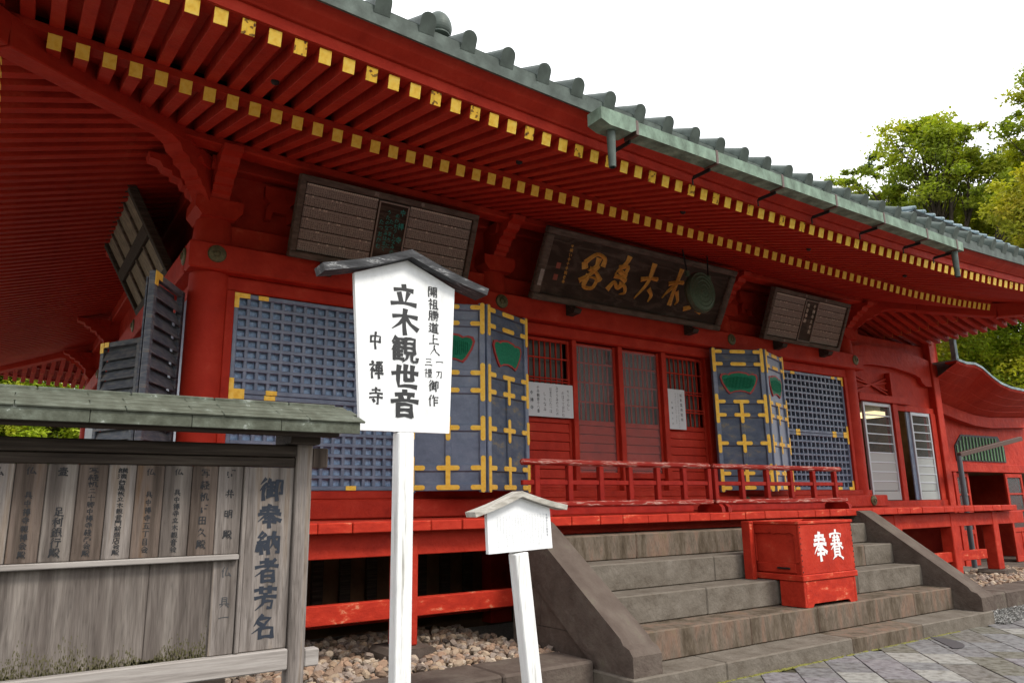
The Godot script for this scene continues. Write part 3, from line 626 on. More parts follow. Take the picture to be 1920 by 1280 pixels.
func folding_leaf(hall: Node3D, a: Vector2, b: Vector2, m: Material, ribs: bool) -> void:   # from a to b in plan (x, z), its outer face to the viewer's side
	var w := a.distance_to(b)
	var x := Vector3(b.x - a.x, 0, b.y - a.y).normalized()
	var p := part("folding_door", hall)
	p.transform = Transform3D(Basis(x, Vector3.UP, x.cross(Vector3.UP)), Vector3(a.x, 1.66, a.y))
	var H := 2.25
	var sw := 0.075
	bx("panel", p, Vector3(0.02, 0.02, -0.02), Vector3(w - 0.02, H - 0.02, 0.0), m, 0.0)
	bx("stile", p, Vector3(0, 0, -0.045), Vector3(sw, H, 0.03), M.lacquer, 0.008); bx("stile", p, Vector3(w - sw, 0, -0.045), Vector3(w, H, 0.03), M.lacquer, 0.008)
	var rails := [0.06, 0.26, 0.86, 1.07, 1.51, 1.97, 2.19]
	for r in rails: bx("rail", p, Vector3(sw, H - r - 0.04, -0.03), Vector3(w - sw, H - r + 0.04, 0.026), m, 0.008)
	bx("stile", p, Vector3(w / 2 - 0.035, 0.1, -0.03), Vector3(w / 2 + 0.035, H - 0.9, 0.024), m, 0.008)
	for s in [[0.0, 0.39], [0.74, 1.2], [1.37, 1.66], [1.83, 2.25]]:
		gold_plate(p, Vector2(0.032, H - (s[0] + s[1]) / 2), Vector2(0.056, s[1] - s[0]), 0.031)
		gold_plate(p, Vector2(w - 0.032, H - (s[0] + s[1]) / 2), Vector2(0.056, s[1] - s[0]), 0.031)
	for r in rails:
		gold_plate(p, Vector2(0.115, H - r), Vector2(0.13, 0.056), 0.028)
		gold_plate(p, Vector2(w - 0.115, H - r), Vector2(0.13, 0.056), 0.028)
		gold_plate(p, Vector2(w / 2, H - r), Vector2(0.27, 0.056), 0.028)
	for s in [[0.86, 1.2], [1.37, 1.66], [1.83, 2.19]]:
		gold_plate(p, Vector2(w / 2, H - (s[0] + s[1]) / 2), Vector2(0.056, s[1] - s[0]), 0.0285)
	var out := [[-1, 0.45], [-0.93, 0.75], [-0.72, 0.82], [-0.56, 0.74], [-0.42, 0.9], [0, 1], [0.42, 0.9], [0.56, 0.74], [0.72, 0.82], [0.93, 0.75], [1, 0.45], [0.9, -0.1], [0.68, -0.75], [0.55, -0.98], [0.3, -0.8], [0, -0.74], [-0.3, -0.8], [-0.55, -0.98], [-0.68, -0.75], [-0.9, -0.1]]
	var o1 := PackedVector2Array(); var o2 := PackedVector2Array()
	for e in out:
		o1.append(Vector2(w / 2 + e[0] * 0.325, H - 0.56 + e[1] * 0.185))
		o2.append(Vector2(w / 2 + e[0] * 0.295, H - 0.56 + e[1] * 0.158))
	var q := Shape.new(); q.prism(o1, 0.0, 0.02)
	var fan := put("fan_window", q.mesh(), M.rim_red, p)
	var q2 := Shape.new()
	q2.prism(o2, 0.0, 0.0225)
	if ribs:
		for k in 21:
			var fx := (k - 10) / 11.0
			var top := 0.1 - 0.045 * fx * fx; var bot := -0.09 + 0.05 * pow(absf(fx), 3.0)
			q2.box(Vector3(w / 2 + fx * 0.262, H - 0.56 + (top + bot) / 2, 0.026), Vector3(0.012, top - bot, 0.012), 0.004)
	put("green_panel", q2.mesh(), M.green_board, fan)

func sliding_door(hall: Node3D, x0: float, x1: float, glazed: bool, z: float) -> void:
	var p := part("sliding_door", hall, Vector3(x0, 1.66, z))
	var w := x1 - x0; var H := 2.1
	bx("curtain", p, Vector3(0.02, 0.95, -0.14), Vector3(w - 0.02, H, -0.13), M.curtain, 0.0)
	bx("frame", p, Vector3(0, 0, -0.04), Vector3(0.045, H, 0.0), M.red); bx("frame", p, Vector3(w - 0.045, 0, -0.04), Vector3(w, H, 0.0), M.red)
	bx("frame", p, Vector3(0.045, H - 0.05, -0.04), Vector3(w - 0.045, H, 0.0), M.red); bx("frame", p, Vector3(0.045, 0, -0.04), Vector3(w - 0.045, 0.07, 0.0), M.red)
	bx("frame", p, Vector3(0.045, 0.93, -0.04), Vector3(w - 0.045, 1.0, 0.0), M.red)
	for k in range(1, 8):
		var x := 0.045 + (w - 0.09) * k / 8.0
		bx("lattice_bar", p, Vector3(x - 0.009, 1.0, -0.035), Vector3(x + 0.009, H - 0.05, -0.008), M.red, 0.003)
	for y in [1.22, 1.26, 1.5, 1.54, 1.82]:
		if glazed and (y == 1.22 or y == 1.5): continue
		bx("lattice_bar", p, Vector3(0.045, y - 0.01, -0.03), Vector3(w - 0.045, y + 0.01, -0.004), M.red, 0.003)
	for k in 7:
		var y := 0.07 + k * 0.123
		var o := bx("louvre_slat", p, Vector3(0.045, y, -0.028), Vector3(w - 0.045, y + 0.118, -0.01), M.red, 0.004)
		o.rotation.x = -0.13
	if glazed:
		bx("glass_pane", p, Vector3(0.05, 0.28, 0.012), Vector3(w - 0.05, H - 0.03, 0.017), M.glass, 0.0)
		bx("pane_frame", p, Vector3(0, 0.2, 0.002), Vector3(w, 0.28, 0.03), M.red); bx("pane_frame", p, Vector3(0, 0.28, 0.002), Vector3(0.05, H, 0.03), M.red); bx("pane_frame", p, Vector3(w - 0.05, 0.28, 0.002), Vector3(w, H, 0.03), M.red)

func louvre_leaf(hall: Node3D, a: Vector2, b: Vector2, y0: float, y1: float) -> void:      # a black slatted shutter leaf standing open
	var w := a.distance_to(b)
	var x := Vector3(b.x - a.x, 0, b.y - a.y).normalized()
	var p := part("louvre_shutter", hall)
	p.transform = Transform3D(Basis(x, Vector3.UP, x.cross(Vector3.UP)), Vector3(a.x, y0, a.y))
	var H := y1 - y0
	bx("stile", p, Vector3(0, 0, -0.03), Vector3(0.07, H, 0.03), M.slat_black); bx("stile", p, Vector3(w - 0.07, 0, -0.03), Vector3(w, H, 0.03), M.slat_black)
	bx("rail", p, Vector3(0.07, 0, -0.025), Vector3(w - 0.07, 0.07, 0.025), M.slat_black); bx("rail", p, Vector3(0.07, H - 0.07, -0.025), Vector3(w - 0.07, H, 0.025), M.slat_black)
	bx("backing_board", p, Vector3(0.05, 0.05, -0.075), Vector3(w - 0.05, H - 0.05, -0.06), M.slat_black, 0.0)
	bx("gold_fitting", p, Vector3(-0.003, H - 0.14, 0.0305), Vector3(0.072, H + 0.002, 0.036), M.gold, 0.002); bx("gold_fitting", p, Vector3(0.073, H - 0.068, 0.026), Vector3(0.17, H + 0.002, 0.032), M.gold, 0.002)
	var n := int(ceil((H - 0.2) / 0.135))
	for k in n:
		var o := bx("slat", p, Vector3(0.06, 0.075 + k * 0.135, -0.006), Vector3(w - 0.06, 0.075 + k * 0.135 + 0.15, 0.006), M.slat_black, 0.004)
		o.rotation.x = -0.42

func build_hall() -> Node3D:
	var hall := thing("temple_hall", "red temple hall with deep gilt-tipped eaves and a copper roof", "temple")
	var colx := [1.62, 5.16, 9.66, 13.2]
	# columns, capitals, brackets
	var cs := Shape.new(); cs.lathe([Vector2(0.205, 0), Vector2(0.205, 2.85), Vector2(0.2, 3.0), Vector2(0.185, 3.14), Vector2(0.0, 3.14)], 28)
	var cm := cs.mesh()
	var cap := Shape.new()
	cap.prism(PackedVector2Array([Vector2(-0.17, 0), Vector2(0.17, 0), Vector2(0.24, 0.08), Vector2(0.24, 0.2), Vector2(-0.24, 0.2), Vector2(-0.24, 0.08)]), -0.24, 0.24)
	var capm := cap.mesh()
	for i in 4:
		put("column", cm, M.red, hall, Transform3D(Basis(), Vector3(colx[i], 1.38, -8.02)))
		put("capital", capm, M.red, hall, Transform3D(Basis(), Vector3(colx[i], 4.52, -8.02)))
		bracket(hall, Vector3(colx[i], 4.64, -8.02), 0.0)
	for i in range(1, 4):
		var z := -8.02 - [0.0, 3.53, 8.05, 11.58][i] as float
		for x in [1.62, 13.2]:
			put("column", cm, M.red, hall, Transform3D(Basis(), Vector3(x, 1.38, z)))
			put("capital", capm, M.red, hall, Transform3D(Basis(), Vector3(x, 4.52, z)))
			bracket(hall, Vector3(x, 4.64, z), -PI / 2 if x < 5 else PI / 2)
	bracket(hall, Vector3(1.62, 4.64, -8.02), -PI / 4, 1.35); bracket(hall, Vector3(1.62, 4.64, -8.02), -PI / 2)
	bracket(hall, Vector3(13.2, 4.64, -8.02), PI / 4, 1.35); bracket(hall, Vector3(13.2, 4.64, -8.02), PI / 2)
	bracket(hall, Vector3(1.62, 4.64, -19.6), -PI * 0.75, 1.35)
	# purlins carried by the brackets
	for s in 2: sweep("eave_purlin", hall, s, [[0.42, "base", -0.19], [0.42, "base", -0.06], [0.6, "base", -0.06], [0.6, "base", -0.12], [0.58, "base", -0.14]], M.red, 20)
	# beams round the hall
	for s in [0, 1, 3]:
		var t := side_frame(s)
		var e := HALF + 0.265
		for b in [["nageshi_beam", 3.93, 4.22, 0.02, 0.265, M.red], ["lintel", 3.77, 3.93, 0.0, 0.13, M.red], ["head_beam", 4.27, 4.5, -0.1, 0.1, M.red], ["wall_board", 4.5, 5.3, -0.06, -0.02, M.red], ["wall_plate", 5.12, 5.34, -0.1, 0.14, M.red]]:
			var ext: float = e if b[0] == "nageshi_beam" and s == 0 else HALF - 0.02 if b[0] == "nageshi_beam" else HALF + 0.05 - (0.0 if s == 0 else 0.17)
			var o := bx(b[0], hall, Vector3(-ext, b[1], HALF + b[3]), Vector3(ext, b[2], HALF + b[4]), b[5], 0.015)
			o.transform = t * o.transform
			if b[0] == "nageshi_beam" and s != 0:                 # butt against the front beam at the near corner
				pass
	for s in [1, 3]:
		for e in [-1.0, 1.0]: 
			var o := bx("nageshi_beam", hall, Vector3(e * (HALF - 0.02), 3.93, HALF + 0.02), Vector3(e * (HALF + 0.02), 4.22, HALF + 0.262), M.red, 0.002)
			o.transform = side_frame(s) * o.transform
	for x in colx: disc(hall, Vector3(x, 4.1, -7.755), 0.0)
	for z in [-8.02, -11.55, -16.07]: disc(hall, Vector3(1.355, 4.1, z), -PI / 2)
	# struts with scrolled feet between the brackets, on the boards over the beam
	var kq := Shape.new()
	kq.prism(PackedVector2Array([Vector2(-0.16, 0), Vector2(-0.1, 0), Vector2(-0.08, 0.1), Vector2(0.08, 0.1), Vector2(0.1, 0), Vector2(0.16, 0), Vector2(0.15, 0.14), Vector2(0.11, 0.2), Vector2(0.17, 0.26), Vector2(0.17, 0.4), Vector2(-0.17, 0.4), Vector2(-0.17, 0.26), Vector2(-0.11, 0.2), Vector2(-0.15, 0.14)]), 0, 0.09)
	var km := kq.mesh()
	for x in [2.3, 3.39, 4.5, 6.2, 7.41, 8.6, 10.4, 11.43, 12.5]: put("strut", km, M.red, hall, Transform3D(Basis(), Vector3(x, 4.66, -8.04)))
	# sills at the floor
	bx("sill_beam", hall, Vector3(1.36, 1.39, -8.0), Vector3(13.75, 1.6, -7.755), M.red, 0.015)
	bx("sill", hall, Vector3(1.5, 1.6, -8.0), Vector3(13.4, 1.69, -7.84), M.red, 0.01)
	for x in colx: disc(hall, Vector3(x + 0.06, 1.5, -7.75), 0.0)
	# inner core that closes the hall
	for w in [[Vector3(1.72, 1.2, -19.5), Vector3(13.1, 1.25, -8.3)], [Vector3(1.66, 1.2, -19.6), Vector3(1.7, 5.3, -8.1)], [Vector3(13.12, 1.2, -19.6), Vector3(13.16, 5.3, -8.1)], [Vector3(1.72, 1.2, -19.64), Vector3(13.1, 5.3, -19.55)], [Vector3(1.72, 5.25, -19.5), Vector3(13.1, 5.3, -8.12)]]:
		bx("inner_wall", hall, w[0], w[1], M.inside, 0.0)
	for z in [-11.55, -16.07, -19.6]:
		bx("side_panel", hall, Vector3(1.5, 1.4, z + 0.2), Vector3(1.58, 3.78, z + (3.33 if z > -12 or z < -19 else 4.32)), M.lacquer)
	# side bays: lattice shutters, two leaves one above the other
	for x in [1.86, 9.9]:
		var x1: float = x + 3.04
		bx("door_jamb", hall, Vector3(x - 0.09, 1.69, -8.05), Vector3(x - 0.005, 3.77, -7.87), M.red); bx("door_jamb", hall, Vector3(x1 + 0.005, 1.69, -8.05), Vector3(x1 + 0.09, 3.77, -7.87), M.red)
		lattice(hall, x, x1, 2.685, 3.76, 9, 24, -7.92, [[0.1, 0.975, 0.11, 0.05], [0.5, 0.975, 0.12, 0.05], [0.9, 0.975, 0.11, 0.05], [0.145, 0.024, 0.12, 0.05], [0.5, 0.024, 0.12, 0.05], [0.855, 0.024, 0.12, 0.05]])
		lattice(hall, x, x1, 1.695, 2.68, 8, 24, -7.92, [[0.14, 0.974, 0.12, 0.05], [0.5, 0.974, 0.12, 0.05], [0.855, 0.974, 0.12, 0.05], [0.145, 0.026, 0.12, 0.05], [0.45, 0.026, 0.12, 0.05], [0.855, 0.026, 0.12, 0.05]])
	# middle bay: folding doors thrown open, sliding doors behind
	folding_leaf(hall, Vector2(4.68, -7.4), Vector2(5.53, -7.76), M.lacquer_worn, false)
	folding_leaf(hall, Vector2(3.84, -7.72), Vector2(4.66, -7.39), M.lacquer, true)
	folding_leaf(hall, Vector2(9.14, -7.77), Vector2(9.95, -7.41), M.lacquer_worn, true)
	folding_leaf(hall, Vector2(9.98, -7.41), Vector2(10.83, -7.7), M.lacquer, true)
	for x in [[5.42, 5.6], [6.45, 6.53], [7.31, 7.4], [8.2, 8.3], [9.18, 9.4]]:
		bx("door_post", hall, Vector3(x[0], 1.69, -8.06), Vector3(x[1], 3.77, -7.93), M.red)
	sliding_door(hall, 5.6, 6.45, false, -7.99); sliding_door(hall, 6.53, 7.31, true, -8.02)
	sliding_door(hall, 7.4, 8.2, true, -8.02); sliding_door(hall, 8.3, 9.18, false, -7.99)
	louvre_leaf(hall, Vector2(1.0, -7.5), Vector2(1.39, -8.16), 1.66, 3.75)
	louvre_leaf(hall, Vector2(0.985, -11.34), Vector2(1.37, -10.62), 1.66, 3.75)
	# hips and eaves
	for s in 4:
		var t := side_frame(s)
		var pts := []
		for d in [-0.1, 1.0, 1.97, 2.6, 3.17, 3.3]:
			var y = ylo(HALF + 1.9) + 0.21 * (1.97 - d) - 0.06 if d < 2 else lerpf(ylo(HALF + 1.9) - 0.06, yup(HALF + 3.17) - 0.02, (d - 1.97) / 1.33)
			pts.append(t * Vector3(-HALF - d, y, HALF + d))
		for k in pts.size() - 1: bar("hip_rafter", hall, pts[k], pts[k + 1], 0.2, 0.26, M.red, 0.01)
	eave(hall, 0, -9.0, 9.0, -9.0, 9.0)
	eave(hall, 3, -9.0, 9.0, -9.0, 9.0)
	eave(hall, 1, -9.0, -1.0, -9.0, -0.5)
	eave(hall, 2, 3.5, 9.0, 3.0, 9.0)
	roof_side(hall, 0, -9.1, 9.1); roof_side(hall, 1, -9.1, 0.0); roof_side(hall, 2, 10, 10); roof_side(hall, 3, 3.0, 9.1)
	# gutter along the middle of the eave
	var gut := part("gutter", hall)
	var gq := Shape.new()
	gq.prism(PackedVector2Array([Vector2(-4.4, 4.75), Vector2(-4.4, 4.87), Vector2(-4.41, 4.87), Vector2(-4.41, 4.762), Vector2(-4.545, 4.762), Vector2(-4.545, 4.87), Vector2(-4.555, 4.87), Vector2(-4.555, 4.75)]), 4.42, 10.4, Transform3D(Basis(Vector3(0, 0, 1), Vector3(0, 1, 0), Vector3(1, 0, 0)), Vector3.ZERO))
	put("trough", gq.mesh(), M.verdigris, gut)
	var hq := Shape.new()
	hq.prism(PackedVector2Array([Vector2(3.98, 4.77), Vector2(4.08, 4.735), Vector2(4.33, 4.735), Vector2(4.39, 4.77), Vector2(4.39, 4.885), Vector2(3.98, 4.885)]), -4.57, -4.385)
	put("rain_head", hq.mesh(), M.verdigris, gut)
	for s in [[4.16, -4.47], [10.28, -4.47]]:
		var pq := Shape.new()
		pq.lathe([Vector2(0.028, -0.36), Vector2(0.033, -0.355), Vector2(0.042, 0.0)], 14)
		put("spout", pq.mesh(), M.copper, gut, Transform3D(Basis(), Vector3(s[0], 4.745, s[1])))
	for x in [4.4, 5.47, 6.5, 7.47, 8.45, 9.45, 10.22]:
		bx("strap", gut, Vector3(x, 4.735, -4.56), Vector3(x + 0.035, 4.88, -4.394), M.pipe_brown, 0.004)
		bx("hook", gut, Vector3(x + 0.01, 4.7, -4.72), Vector3(x + 0.03, 4.735, -4.5), M.iron, 0.003)
		bx("hook", gut, Vector3(x + 0.01, 4.64, -4.735), Vector3(x + 0.025, 4.72, -4.722), M.iron, 0.003)
	# ball finial on the roof
	var fq := Shape.new()
	var prof := [Vector2(0.09, -0.3), Vector2(0.09, -0.16), Vector2(0.06, -0.13), Vector2(0.1, -0.115), Vector2(0.1, -0.1)]
	for k in 13: prof.append(Vector2(0.12 * sin(PI * (0.3 + 0.7 * k / 12.0)), -0.12 * cos(PI * (0.15 + 0.85 * k / 12.0))))
	fq.lathe(prof, 28)
	put("ball_finial", fq.mesh(), M.copper, hall, Transform3D(Basis(), Vector3(2.78, 5.66, -5.13)))
	# small fixings under the soffit
	for x in [1.5, 3.9, 6.2, 8.6, 11.0]:
		var q := Shape.new(); q.lathe([Vector2(0.0, -0.035), Vector2(0.03, -0.02), Vector2(0.035, 0.0)], 10)
		put("soffit_lamp_cap", q.mesh(), M.iron, hall, Transform3D(Basis(), Vector3(x, yeave("fly", x - CX, 2.5) - 0.06, -5.52)))
	return hall

func veranda(hall: Node3D) -> void:
	var v := part("veranda", hall)
	var x := 0.2
	while x < 15.1:
		var w := 0.3 + rng.randf() * 0.09
		var drop := rng.randf() * 0.012
		bx("plank", v, Vector3(x, 1.293, -7.76), Vector3(minf(x + w - 0.005, 15.2), 1.388 - drop * 0.4, -6.2 - drop), M.red_worn if int(x * 10) % 3 else M.red, 0.008)
		x += w
	bx("edge_beam", v, Vector3(0.2, 1.08, -6.5), Vector3(4.6, 1.29, -6.34), M.red); bx("edge_beam", v, Vector3(10.5, 1.06, -6.5), Vector3(15.72, 1.27, -6.34), M.red)
	bx("edge_beam", v, Vector3(4.66, 1.2, -6.62), Vector3(10.12, 1.29, -6.46), M.red)
	bx("tie_beam", v, Vector3(0.2, 0.54, -6.48), Vector3(4.6, 0.7, -6.38), M.red_worn); bx("tie_beam", v, Vector3(10.6, 0.5, -6.48), Vector3(14.22, 0.655, -6.38), M.red_worn)
	for px in [1.35, 3.16, 11.42, 13.12, 14.58]:
		bx("post", v, Vector3(px - 0.1, 0.3, -6.53), Vector3(px + 0.1, 1.29, -6.33), M.red, 0.012)
		var q := Shape.new()
		q.prism(PackedVector2Array([Vector2(-0.23, 0), Vector2(0.23, 0), Vector2(0.23, 0.16), Vector2(0.19, 0.2), Vector2(-0.19, 0.2), Vector2(-0.23, 0.16)]), -0.22, 0.22)
		put("post_base", q.mesh(), M.stone_dark, v, Transform3D(Basis(), Vector3(px, 0.1, -6.43)))
	for px in [1.62, 5.16, 9.66, 13.2]:
		bx("post", v, Vector3(px - 0.15, 0.15, -8.15), Vector3(px + 0.15, 1.2, -7.85), M.red)
		bar("joist", v, Vector3(px, 1.2, -7.9), Vector3(px, 1.2, -6.5), 0.14, 0.17, M.red)
	bx("under_floor_board", v, Vector3(0.4, 0.1, -8.1), Vector3(14.0, 1.2, -8.05), M.inside, 0.0)
	for k in 40:
		bx("under_floor_slat", v, Vector3(1.0 + k * 0.31, 0.45, -8.04), Vector3(1.12 + k * 0.31, 1.15, -7.98), M.wood_dark)
	bx("ground_sill", v, Vector3(0.6, 0.3, -8.0), Vector3(13.6, 0.45, -7.8), M.red); bx("ground_sill", v, Vector3(0.6, 0.46, -7.2), Vector3(4.3, 0.56, -7.1), M.wood_dark)
	# window wall at the right end
	var w0 := part("window_wall", hall)
	bx("wall_board", w0, Vector3(13.38, 3.36, -8.1), Vector3(16.3, 4.72, -8.0), M.red, 0.0)
	bx("wall_board", w0, Vector3(13.38, 1.2, -8.08), Vector3(16.3, 1.49, -7.9), M.red)
	bx("lintel", w0, Vector3(13.38, 3.38, -7.998), Vector3(15.2, 3.52, -7.86), M.red); bx("lintel", w0, Vector3(14.76, 3.26, -7.998), Vector3(16.26, 3.375, -7.94), M.red)
	bx("door_post", w0, Vector3(14.59, 1.49, -8.08), Vector3(14.76, 3.38, -7.9), M.red); bx("door_post", w0, Vector3(16.06, 1.49, -8.08), Vector3(16.25, 3.26, -7.92), M.red)
	bx("corner_post", w0, Vector3(16.26, 0.1, -8.14), Vector3(16.5, 5.0, -7.86), M.red, 0.012)
	var kb := Shape.new()
	kb.prism(PackedVector2Array([Vector2(13.36, 4.05), Vector2(14.0, 4.12), Vector2(14.8, 4.13), Vector2(15.6, 4.05), Vector2(15.8, 4.0), Vector2(15.86, 3.9), Vector2(16.0, 3.84), Vector2(16.25, 3.84), Vector2(16.25, 4.4), Vector2(15.8, 4.46), Vector2(14.8, 4.52), Vector2(13.8, 4.5), Vector2(13.36, 4.42)]), -7.998, -7.9)
	put("rainbow_beam", kb.mesh(), M.red, w0)
	bx("upright", w0, Vector3(14.58, 3.52, -7.998), Vector3(14.66, 4.0, -7.88), M.red)
	for e in [[3.56, 3.88], [3.88, 3.56], [3.64, 3.8], [3.8, 3.64]]: bar("brace", w0, Vector3(13.45, e[0], -7.97), Vector3(14.56, e[1], -7.97 + 0.02 * e[0] - 0.07), 0.035, 0.035, M.red)
	for wdw in [[13.6, 14.58, 1.5, 3.37, 0.0], [15.3, 16.04, 1.495, 3.255, 0.12]]:
		var p := part("window", w0, Vector3(wdw[0], wdw[2], -7.96))
		p.rotation.y = wdw[4] * 0.0
		var W: float = wdw[1] - wdw[0]; var H: float = wdw[3] - wdw[2]
		for f in [[0, 0, 0.05, H], [W - 0.05, 0, W, H], [0.05, H - 0.07, W - 0.05, H], [0.05, 0, W - 0.05, 0.17]]: bx("frame", p, Vector3(f[0], f[1], -0.03), Vector3(f[2], f[3], 0.02), M.alu if f[3] > 0.2 else M.frosted)
		for k in range(1, 9): bx("bar", p, Vector3(0.05, 0.17 + k * (H - 0.24) / 9 - 0.012, -0.012), Vector3(W - 0.05, 0.17 + k * (H - 0.24) / 9 + 0.012, 0.012), M.alu, 0.003)
		for k in 9:
			var y0: float = 0.17 + k * (H - 0.24) / 9
			bx("pane", p, Vector3(0.05, y0 + 0.012, -0.004), Vector3(W - 0.05, y0 + (H - 0.24) / 9 - 0.012, 0.001), M.frosted if k < 4 else M.glass, 0.0)
	bx("window_edge", w0, Vector3(15.17, 1.495, -8.0), Vector3(15.295, 3.255, -7.97), M.lacquer)
	for w in [[Vector3(13.3, 1.2, -11.2), Vector3(16.4, 1.25, -8.1)], [Vector3(13.3, 1.2, -11.3), Vector3(16.4, 3.6, -11.2)], [Vector3(16.3, 1.2, -11.2), Vector3(16.4, 3.6, -8.14)], [Vector3(13.25, 1.2, -11.2), Vector3(13.3, 3.6, -8.14)], [Vector3(13.3, 3.6, -11.2), Vector3(16.3, 3.66, -8.12)]]:
		bx("room_wall", w0, w[0], w[1], M.inside, 0.0)

# ------------------------------------------------------------- stone works
const FRONT := [-4.66, -5.024, -5.378, -5.732, -6.086]
const TOP := [0.15, 0.41, 0.671, 0.931, 1.192]

func stairs() -> void:
	var s := thing("stone_staircase", "grey stone steps with sloping side walls climbing to the red veranda", "stairs", Vector3(7.39, 0, -4.66))
	for k in 5:
		var st := part("step", s)
		var x0 := -3.1 if k == 0 else -2.74
		var x1 := 2.94 if k == 0 else 2.74
		var x := x0
		var cuts := []
		while x < x1 - 0.5:
			cuts.append(x)
			x += [1.55, 1.1, 1.9, 1.35][(k * 3 + cuts.size()) % 4]
		cuts.append(x1)
		for j in cuts.size() - 1:
			var jig := rng.randf_range(-0.004, 0.004)
			bx("block", st, Vector3(cuts[j] + 0.0015, -0.06 if k == 0 else TOP[k - 1] + 0.002, -1.9), Vector3(cuts[j + 1] - 0.0015, TOP[k] + jig * 0.4, FRONT[k] + 4.66 + jig), M.stone_stained if k == 1 or (k == 4 and j < 2) or j % 3 == 2 else M.stone, 0.012)
	for e in [-1.0, 1.0]:
		var ch := part("side_wall", s)
		var x := -3.06 if e < 0 else 2.74
		var t := Transform3D(Basis(Vector3(0, 0, -1), Vector3(0, 1, 0), Vector3(1, 0, 0)), Vector3(x, 0, 0))   # prism x runs back into the hall
		var q := Shape.new()
		q.prism(PackedVector2Array([Vector2(0.03, 0.152), Vector2(0.5, 0.152), Vector2(1.5, 0.86), Vector2(1.74, 1.05), Vector2(1.74, 1.36), Vector2(1.52, 1.36), Vector2(1.44, 1.325), Vector2(0.17, 0.43), Vector2(0.14, 0.385), Vector2(0.07, 0.36), Vector2(0.03, 0.31)]), 0.0, 0.32, t)
		put("coping", q.mesh(), M.stone_dark, ch)
		var t2 := Transform3D(Basis(Vector3(0, 0, -1), Vector3(0, 1, 0), Vector3(1, 0, 0)), Vector3(x + (0.03 if e < 0 else 0.0), 0, 0))
		for b in [[[0.51, 0.152], [1.76, 0.152], [1.76, 0.4], [0.86, 0.4]], [[0.87, 0.405], [1.3, 0.405], [1.3, 0.71]], [[1.305, 0.405], [1.76, 0.405], [1.76, 0.74], [1.34, 0.74], [1.305, 0.715]], [[1.35, 0.745], [1.76, 0.745], [1.76, 1.04], [1.745, 1.04], [1.505, 0.855]]]:
			var pts := PackedVector2Array()
			for p in b: pts.append(Vector2(p[0], p[1]))
			var bq := Shape.new()
			bq.prism(pts, 0.0, 0.27, t2)
			put("block", bq.mesh(), M.stone_dark, ch)

func rock_mesh(k: int) -> ArrayMesh:
	var r := RandomNumberGenerator.new()
	r.seed = 90 + k
	var q := Shape.new()
	q.coloured = true
	var cols := [[0.30, 0.21, 0.14], [0.36, 0.27, 0.19], [0.25, 0.17, 0.12], [0.42, 0.34, 0.26], [0.22, 0.17, 0.14], [0.34, 0.22, 0.15], [0.29, 0.23, 0.19]]
	var c: Array = cols[k % cols.size()]
	q.col = Color(c[0], c[1], c[2])
	var rings := []
	for i in 5:
		var ring := []
		var a := PI * i / 4.0
		for j in 7:
			var b := TAU * (j + 0.5 * (i % 2)) / 7
			var s := r.randf_range(0.72, 1.1)
			ring.append(Vector3(sin(a) * cos(b) * 1.0 * s, cos(a) * 0.62 * s, sin(a) * sin(b) * 0.78 * s) if i > 0 and i < 4 else Vector3(0, 0.55 if i == 0 else -0.55, 0))
		rings.append(ring)
	for i in 4:
		for j in 7:
			var j2 := (j + 1) % 7
			q.quad(rings[i][j], rings[i][j2], rings[i + 1][j2], rings[i + 1][j])
	return q.mesh()

